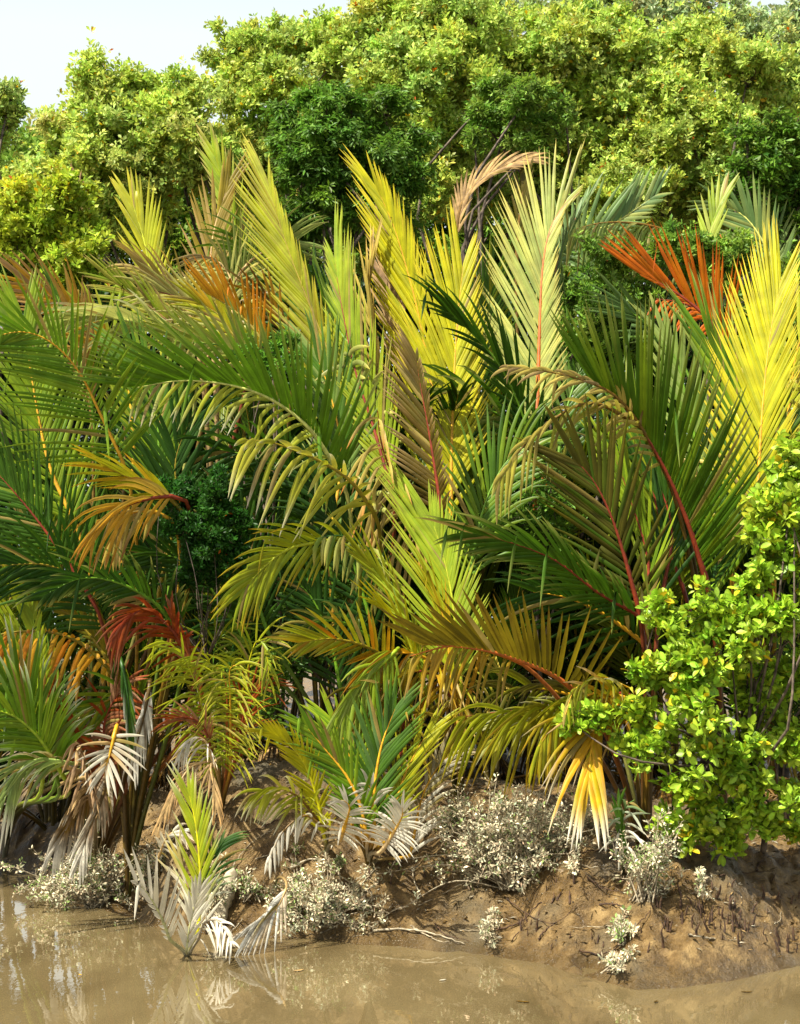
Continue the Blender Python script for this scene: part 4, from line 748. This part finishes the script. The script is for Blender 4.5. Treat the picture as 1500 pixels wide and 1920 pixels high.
twig('480,1620 540,1600 585,1560', 'thin brown stalk leaning on the left mound', 3)
twig('950,1690 990,1720 1040,1740 1080,1710', 'thin dark root curling below the largest saltbush', 2.6, m=M_ROOT)
twig('1085,1790 1120,1800 1150,1790 1190,1750 1240,1700', 'dark root looping across the gully', 3.4, m=M_ROOT)
twig('1120,1560 1180,1580 1240,1640 1265,1670 1230,1690', 'pale looping root beside the grey silty shrub', 3)
twig('930,1750 975,1735 1010,1700 1050,1690', 'dark root end poking out of the lower slope', 3.6, m=M_ROOT)
twig('400,1720 340,1700 300,1690', 'dark rotting stick beside the palm in water', 4, m=M_ROOT)
twig('150,1700 200,1660 250,1640 290,1600', 'brown branch under the left saltbush', 4)
twig('880,1690 930,1660 960,1600 1010,1560', 'pale stem running up through the largest saltbush', 3)
twig('600,1755 650,1735 700,1752 660,1765', 'bleached root bundle at the waterline below the young palms', 3)
twig('1045,1545 1120,1540 1180,1555 1250,1600', 'brown creeping stem along the top of the bank', 3)
twig('1290,1560 1330,1600 1350,1640', 'thin root under the round leaved bush', 2.5)
twig('430,1640 470,1590 520,1560', 'dry stalk leaning up the shaded mud face', 2.5)
tw_ = np.random.default_rng(77)
TWP = ['left of the palm in water', 'right of the driftwood lump', 'on top of the left mound', 'above the whitish waterline saltbush', 'below the young palm clump', 'right of the young palm clump', 'at the waterline below the largest saltbush', 'just left of the cream sprig on the lower slope',
       'right of the cream sprig on the lower slope', 'above the waterline left of the gully', 'at the right foot of the largest saltbush', 'between the largest saltbush and the gully', 'on the left lip of the gully', 'in the bottom of the gully', 'under the grey silty shrub', 'left of the lone small white sprig',
       'among the breathing roots low on the right slope', 'right of the lone small white sprig', 'below the cut stump', 'near the right edge low on the slope', 'in the shade behind the yellow curved frond', 'at the top of the gully']
for i, (x_, y_) in enumerate([(330, 1640), (455, 1730), (520, 1545), (620, 1700), (700, 1690), (745, 1600), (815, 1735), (860, 1750), (960, 1770), (1010, 1770), (1060, 1600), (1100, 1650), (1125, 1700), (1180, 1740), (1215, 1640), (1270, 1620), (1290, 1760), (1350, 1650), (1420, 1640), (1450, 1740), (580, 1500), (1150, 1600)]):
    a_ = tw_.uniform(0, 6.28); l_ = tw_.uniform(22, 60); b_ = a_ + tw_.uniform(-.8, .8)
    q1 = (x_ + math.cos(a_) * l_, y_ + math.sin(a_) * l_ * .5); q2 = (q1[0] + math.cos(b_) * l_, q1[1] + math.sin(b_) * l_ * .5)
    twig('%f,%f %f,%f %f,%f' % (x_, y_, *q1, *q2), ['dark', 'pale', 'blackish'][i % 3] + ' crooked twig in the mud ' + TWP[i], tw_.uniform(2, 4.5), m=[M_ROOT, M_TWIG, M_ROOT][i % 3])
# leaning canes under the right bush
for i, (a, b_) in enumerate([((1400, 1555), (1390, 1440)), ((1425, 1550), (1445, 1420)), ((1455, 1548), (1450, 1410)), ((1485, 1550), (1470, 1430)), ((1385, 1590), (1340, 1450)), ((1500, 1545), (1500, 1430)), ((1245, 1580), (1262, 1470)), ((1370, 1560), (1410, 1440))]):
    g = ground_at(*a); P = catmull([g - [0, 0, .05], (g + at(b_[0], b_[1], g[1] - .3)) / 2 + RNG.normal(size=3) * .05, at(b_[0], b_[1], g[1] - .3)], 10)
    V, Fc = tube_arrays([P], [np.linspace(.016, .007, 10)], 5); o = mesh_obj('bush_cane', V - g, Fc, M_BARK); o.location = Vector(g); tag(o, 'bare brown cane standing under the round leaved bush', 'cane', 'canes under the round leaved bush')
g = ground_at(1455, 1562); t_ = np.linspace(0, 1, 5)
P = g + np.array([[0, 0, -.05], [0, 0, .03], [.01, 0, .07], [.01, 0, .10], [.012, 0, .12]]); V, Fc = tube_arrays([P], [np.array([.085, .075, .07, .068, .066])], 12)
V = np.vstack([V, P[-1] + [0, 0, -.02]]); k0 = 48; cap = np.array([[k0 + i, k0 + (i + 1) % 12, 60, 60] for i in range(12)])
st = mesh_obj('tree_stump', V - g, Fc, M_ROOT); st.location = Vector(g); tag(st, 'dark short cut stump on the bank under the round leaved bush', 'stump')
tc = mesh_obj('cut_top', np.vstack([P[-1] - g + [[.064 * math.cos(a), .064 * math.sin(a), .001] for a in np.arange(12) * math.pi / 6], [P[-1] - g + [0, 0, -.015]]]), np.array([[i, (i + 1) % 12, 12] for i in range(12)]), M_WOOD, st)
# mud covered lump of driftwood by the water palm
def driftwood():
    P = catmull([ground_at(405, 1755) + [0, 0, .02], ground_at(420, 1715) + [0, 0, .12], ground_at(440, 1680) + [0, 0, .26]], 16); n, s = len(P), 18
    V, Fc = tube_arrays([P], [np.interp(np.linspace(0, 1, 16), [0, .15, .6, .95, 1], [.02, .075, .09, .045, .01])], s)
    V = V + np.stack([fbm(V[:, 0] * 9 + k * 5, V[:, 2] * 9 + V[:, 1] * 4, 3, 60 + k) for k in range(3)], 1) * .05
    o = mesh_obj('driftwood', V - P[0], Fc, M_WOOD, smooth=True); o.location = Vector(P[0]); tag(o, 'pale mud coated lump of driftwood beside the palm in water', 'driftwood')
driftwood()

# mangrove breathing roots
def root_mesh(seed):
    rng = np.random.default_rng(seed); P = catmull([np.array([0, 0, -.03]), np.array([rng.normal() * .01, rng.normal() * .01, .5]), np.array([rng.normal() * .12, rng.normal() * .12, 1.0])], 6)
    V, Fc = tube_arrays([P], [np.array([.12, .11, .10, .085, .06, .012])], 6); o = mesh_obj('breathing_root', V, Fc, M_ROOT); return o
rp = [root_mesh(300 + i) for i in range(4)]; used = [False] * 4
clus = [(1330, 1730, 42, 26, 24), (1245, 1760, 30, 22, 10), (1390, 1740, 40, 34, 24), (1470, 1770, 34, 20, 14), (985, 1735, 18, 20, 8), (1340, 1690, 120, 40, 14), (1120, 1775, 60, 26, 8), (1040, 1690, 40, 30, 7), (1250, 1705, 50, 30, 8), (1460, 1700, 50, 26, 8), (730, 1640, 60, 30, 6)]
n_ = 0; rr_ = np.random.default_rng(5)
for cx_, cy_, sx_, sy_, n in clus:
    for j in range(n):
        g = ground_at(cx_ + rr_.normal() * sx_ * .6, cy_ + rr_.normal() * sy_ * .6)
        if g[2] < .01: continue
        k = n_ % 4; o = rp[k] if not used[k] else rp[k].copy()
        if used[k]: col.objects.link(o)
        used[k] = True; h = rr_.uniform(.04, .125); o.location = Vector(g); o.scale = (h, h, h * 1.1); o.rotation_euler = (rr_.normal() * .2, rr_.normal() * .2, rr_.uniform(0, 6)); n_ += 1
        tag(o, 'dark mud caked breathing root poking out of the mud slope', 'root', 'breathing roots on the mud')

# litter: fallen leaf scraps on the bank (uncountable)
rng = np.random.default_rng(9); n = 3600; px = rng.uniform(0, 1500, n); G = []
lx = rng.uniform(-4.4, 4.4, n); ly = np.interp(lx, SHX, SHY) + rng.uniform(.15, 3.2, n); lz = height(lx, ly) + .008
d = nrm(np.stack([rng.normal(size=n), rng.normal(size=n), rng.normal(size=n) * .25], 1)); W = nrm(np.cross(d, [0, 0, 1.0])); P = np.stack([lx, ly, lz], 1); L = rng.uniform(.02, .11, n)[:, None]; wd = L * rng.uniform(.06, .3, (n, 1))
V = np.stack([P - d * L / 2, P + W * wd / 2 + [0, 0, .006], P + d * L / 2, P - W * wd / 2 + [0, 0, .004]], 1)
cols = np.array([C('dbrown') * .5, C('brown') * .6, C('tan') * .8, C('cream') * .8, C('dbrown') * .35])[rng.integers(0, 5, n)]
o = mesh_obj('leaf_litter', V.reshape(-1, 3), np.arange(n * 4).reshape(n, 4), M_DRY, colors=np.repeat(cols, 4, 0)); tag(o, 'scraps of fallen leaves and twigs strewn over the mud', 'litter', kind='stuff')

rng = np.random.default_rng(12)
for i, (x_, y_, dsc) in enumerate([(560, 1822, 'small pale leaf floating left of the dead twig line'), (830, 1840, 'pale sliver of leaf floating near the middle of the water'), (1230, 1880, 'dark scrap floating at the lower right'), (150, 1830, 'yellow leaf floating at the lower left'), (980, 1880, 'brown leaf scrap floating below the gully'), (1400, 1862, 'dark fleck floating near the right edge')]):
    g = ground_at(x_, y_); g[2] = .004; a_ = rng.uniform(0, 3.1); L_ = rng.uniform(.06, .12); dd = np.array([math.cos(a_), math.sin(a_), 0]); ww = np.array([-dd[1], dd[0], 0])
    rows = [(-.5, 0.02), (-.25, .16), (0, .2), (.25, .14), (.5, .02)]
    V = np.array([[dd * L_ * q_ + ww * L_ * h_ * k_ + np.array([0, 0, .006 * abs(k_) + .004 * abs(q_)]) for k_ in (-1, 0, 1)] for q_, h_ in rows]).reshape(-1, 3)
    Fq = np.array([[r_ * 3 + k_, r_ * 3 + k_ + 1, r_ * 3 + k_ + 4, r_ * 3 + k_ + 3] for r_ in range(4) for k_ in range(2)])
    o = mesh_obj('floating_leaf', V, Fq, M_DRY, colors=np.repeat((C(['tan', 'cream', 'dbrown', 'gold', 'brown', 'dbrown'][i]) * .8)[None], len(V), 0)); o.location = Vector(g); tag(o, dsc, 'leaf', 'leaves floating on the water')
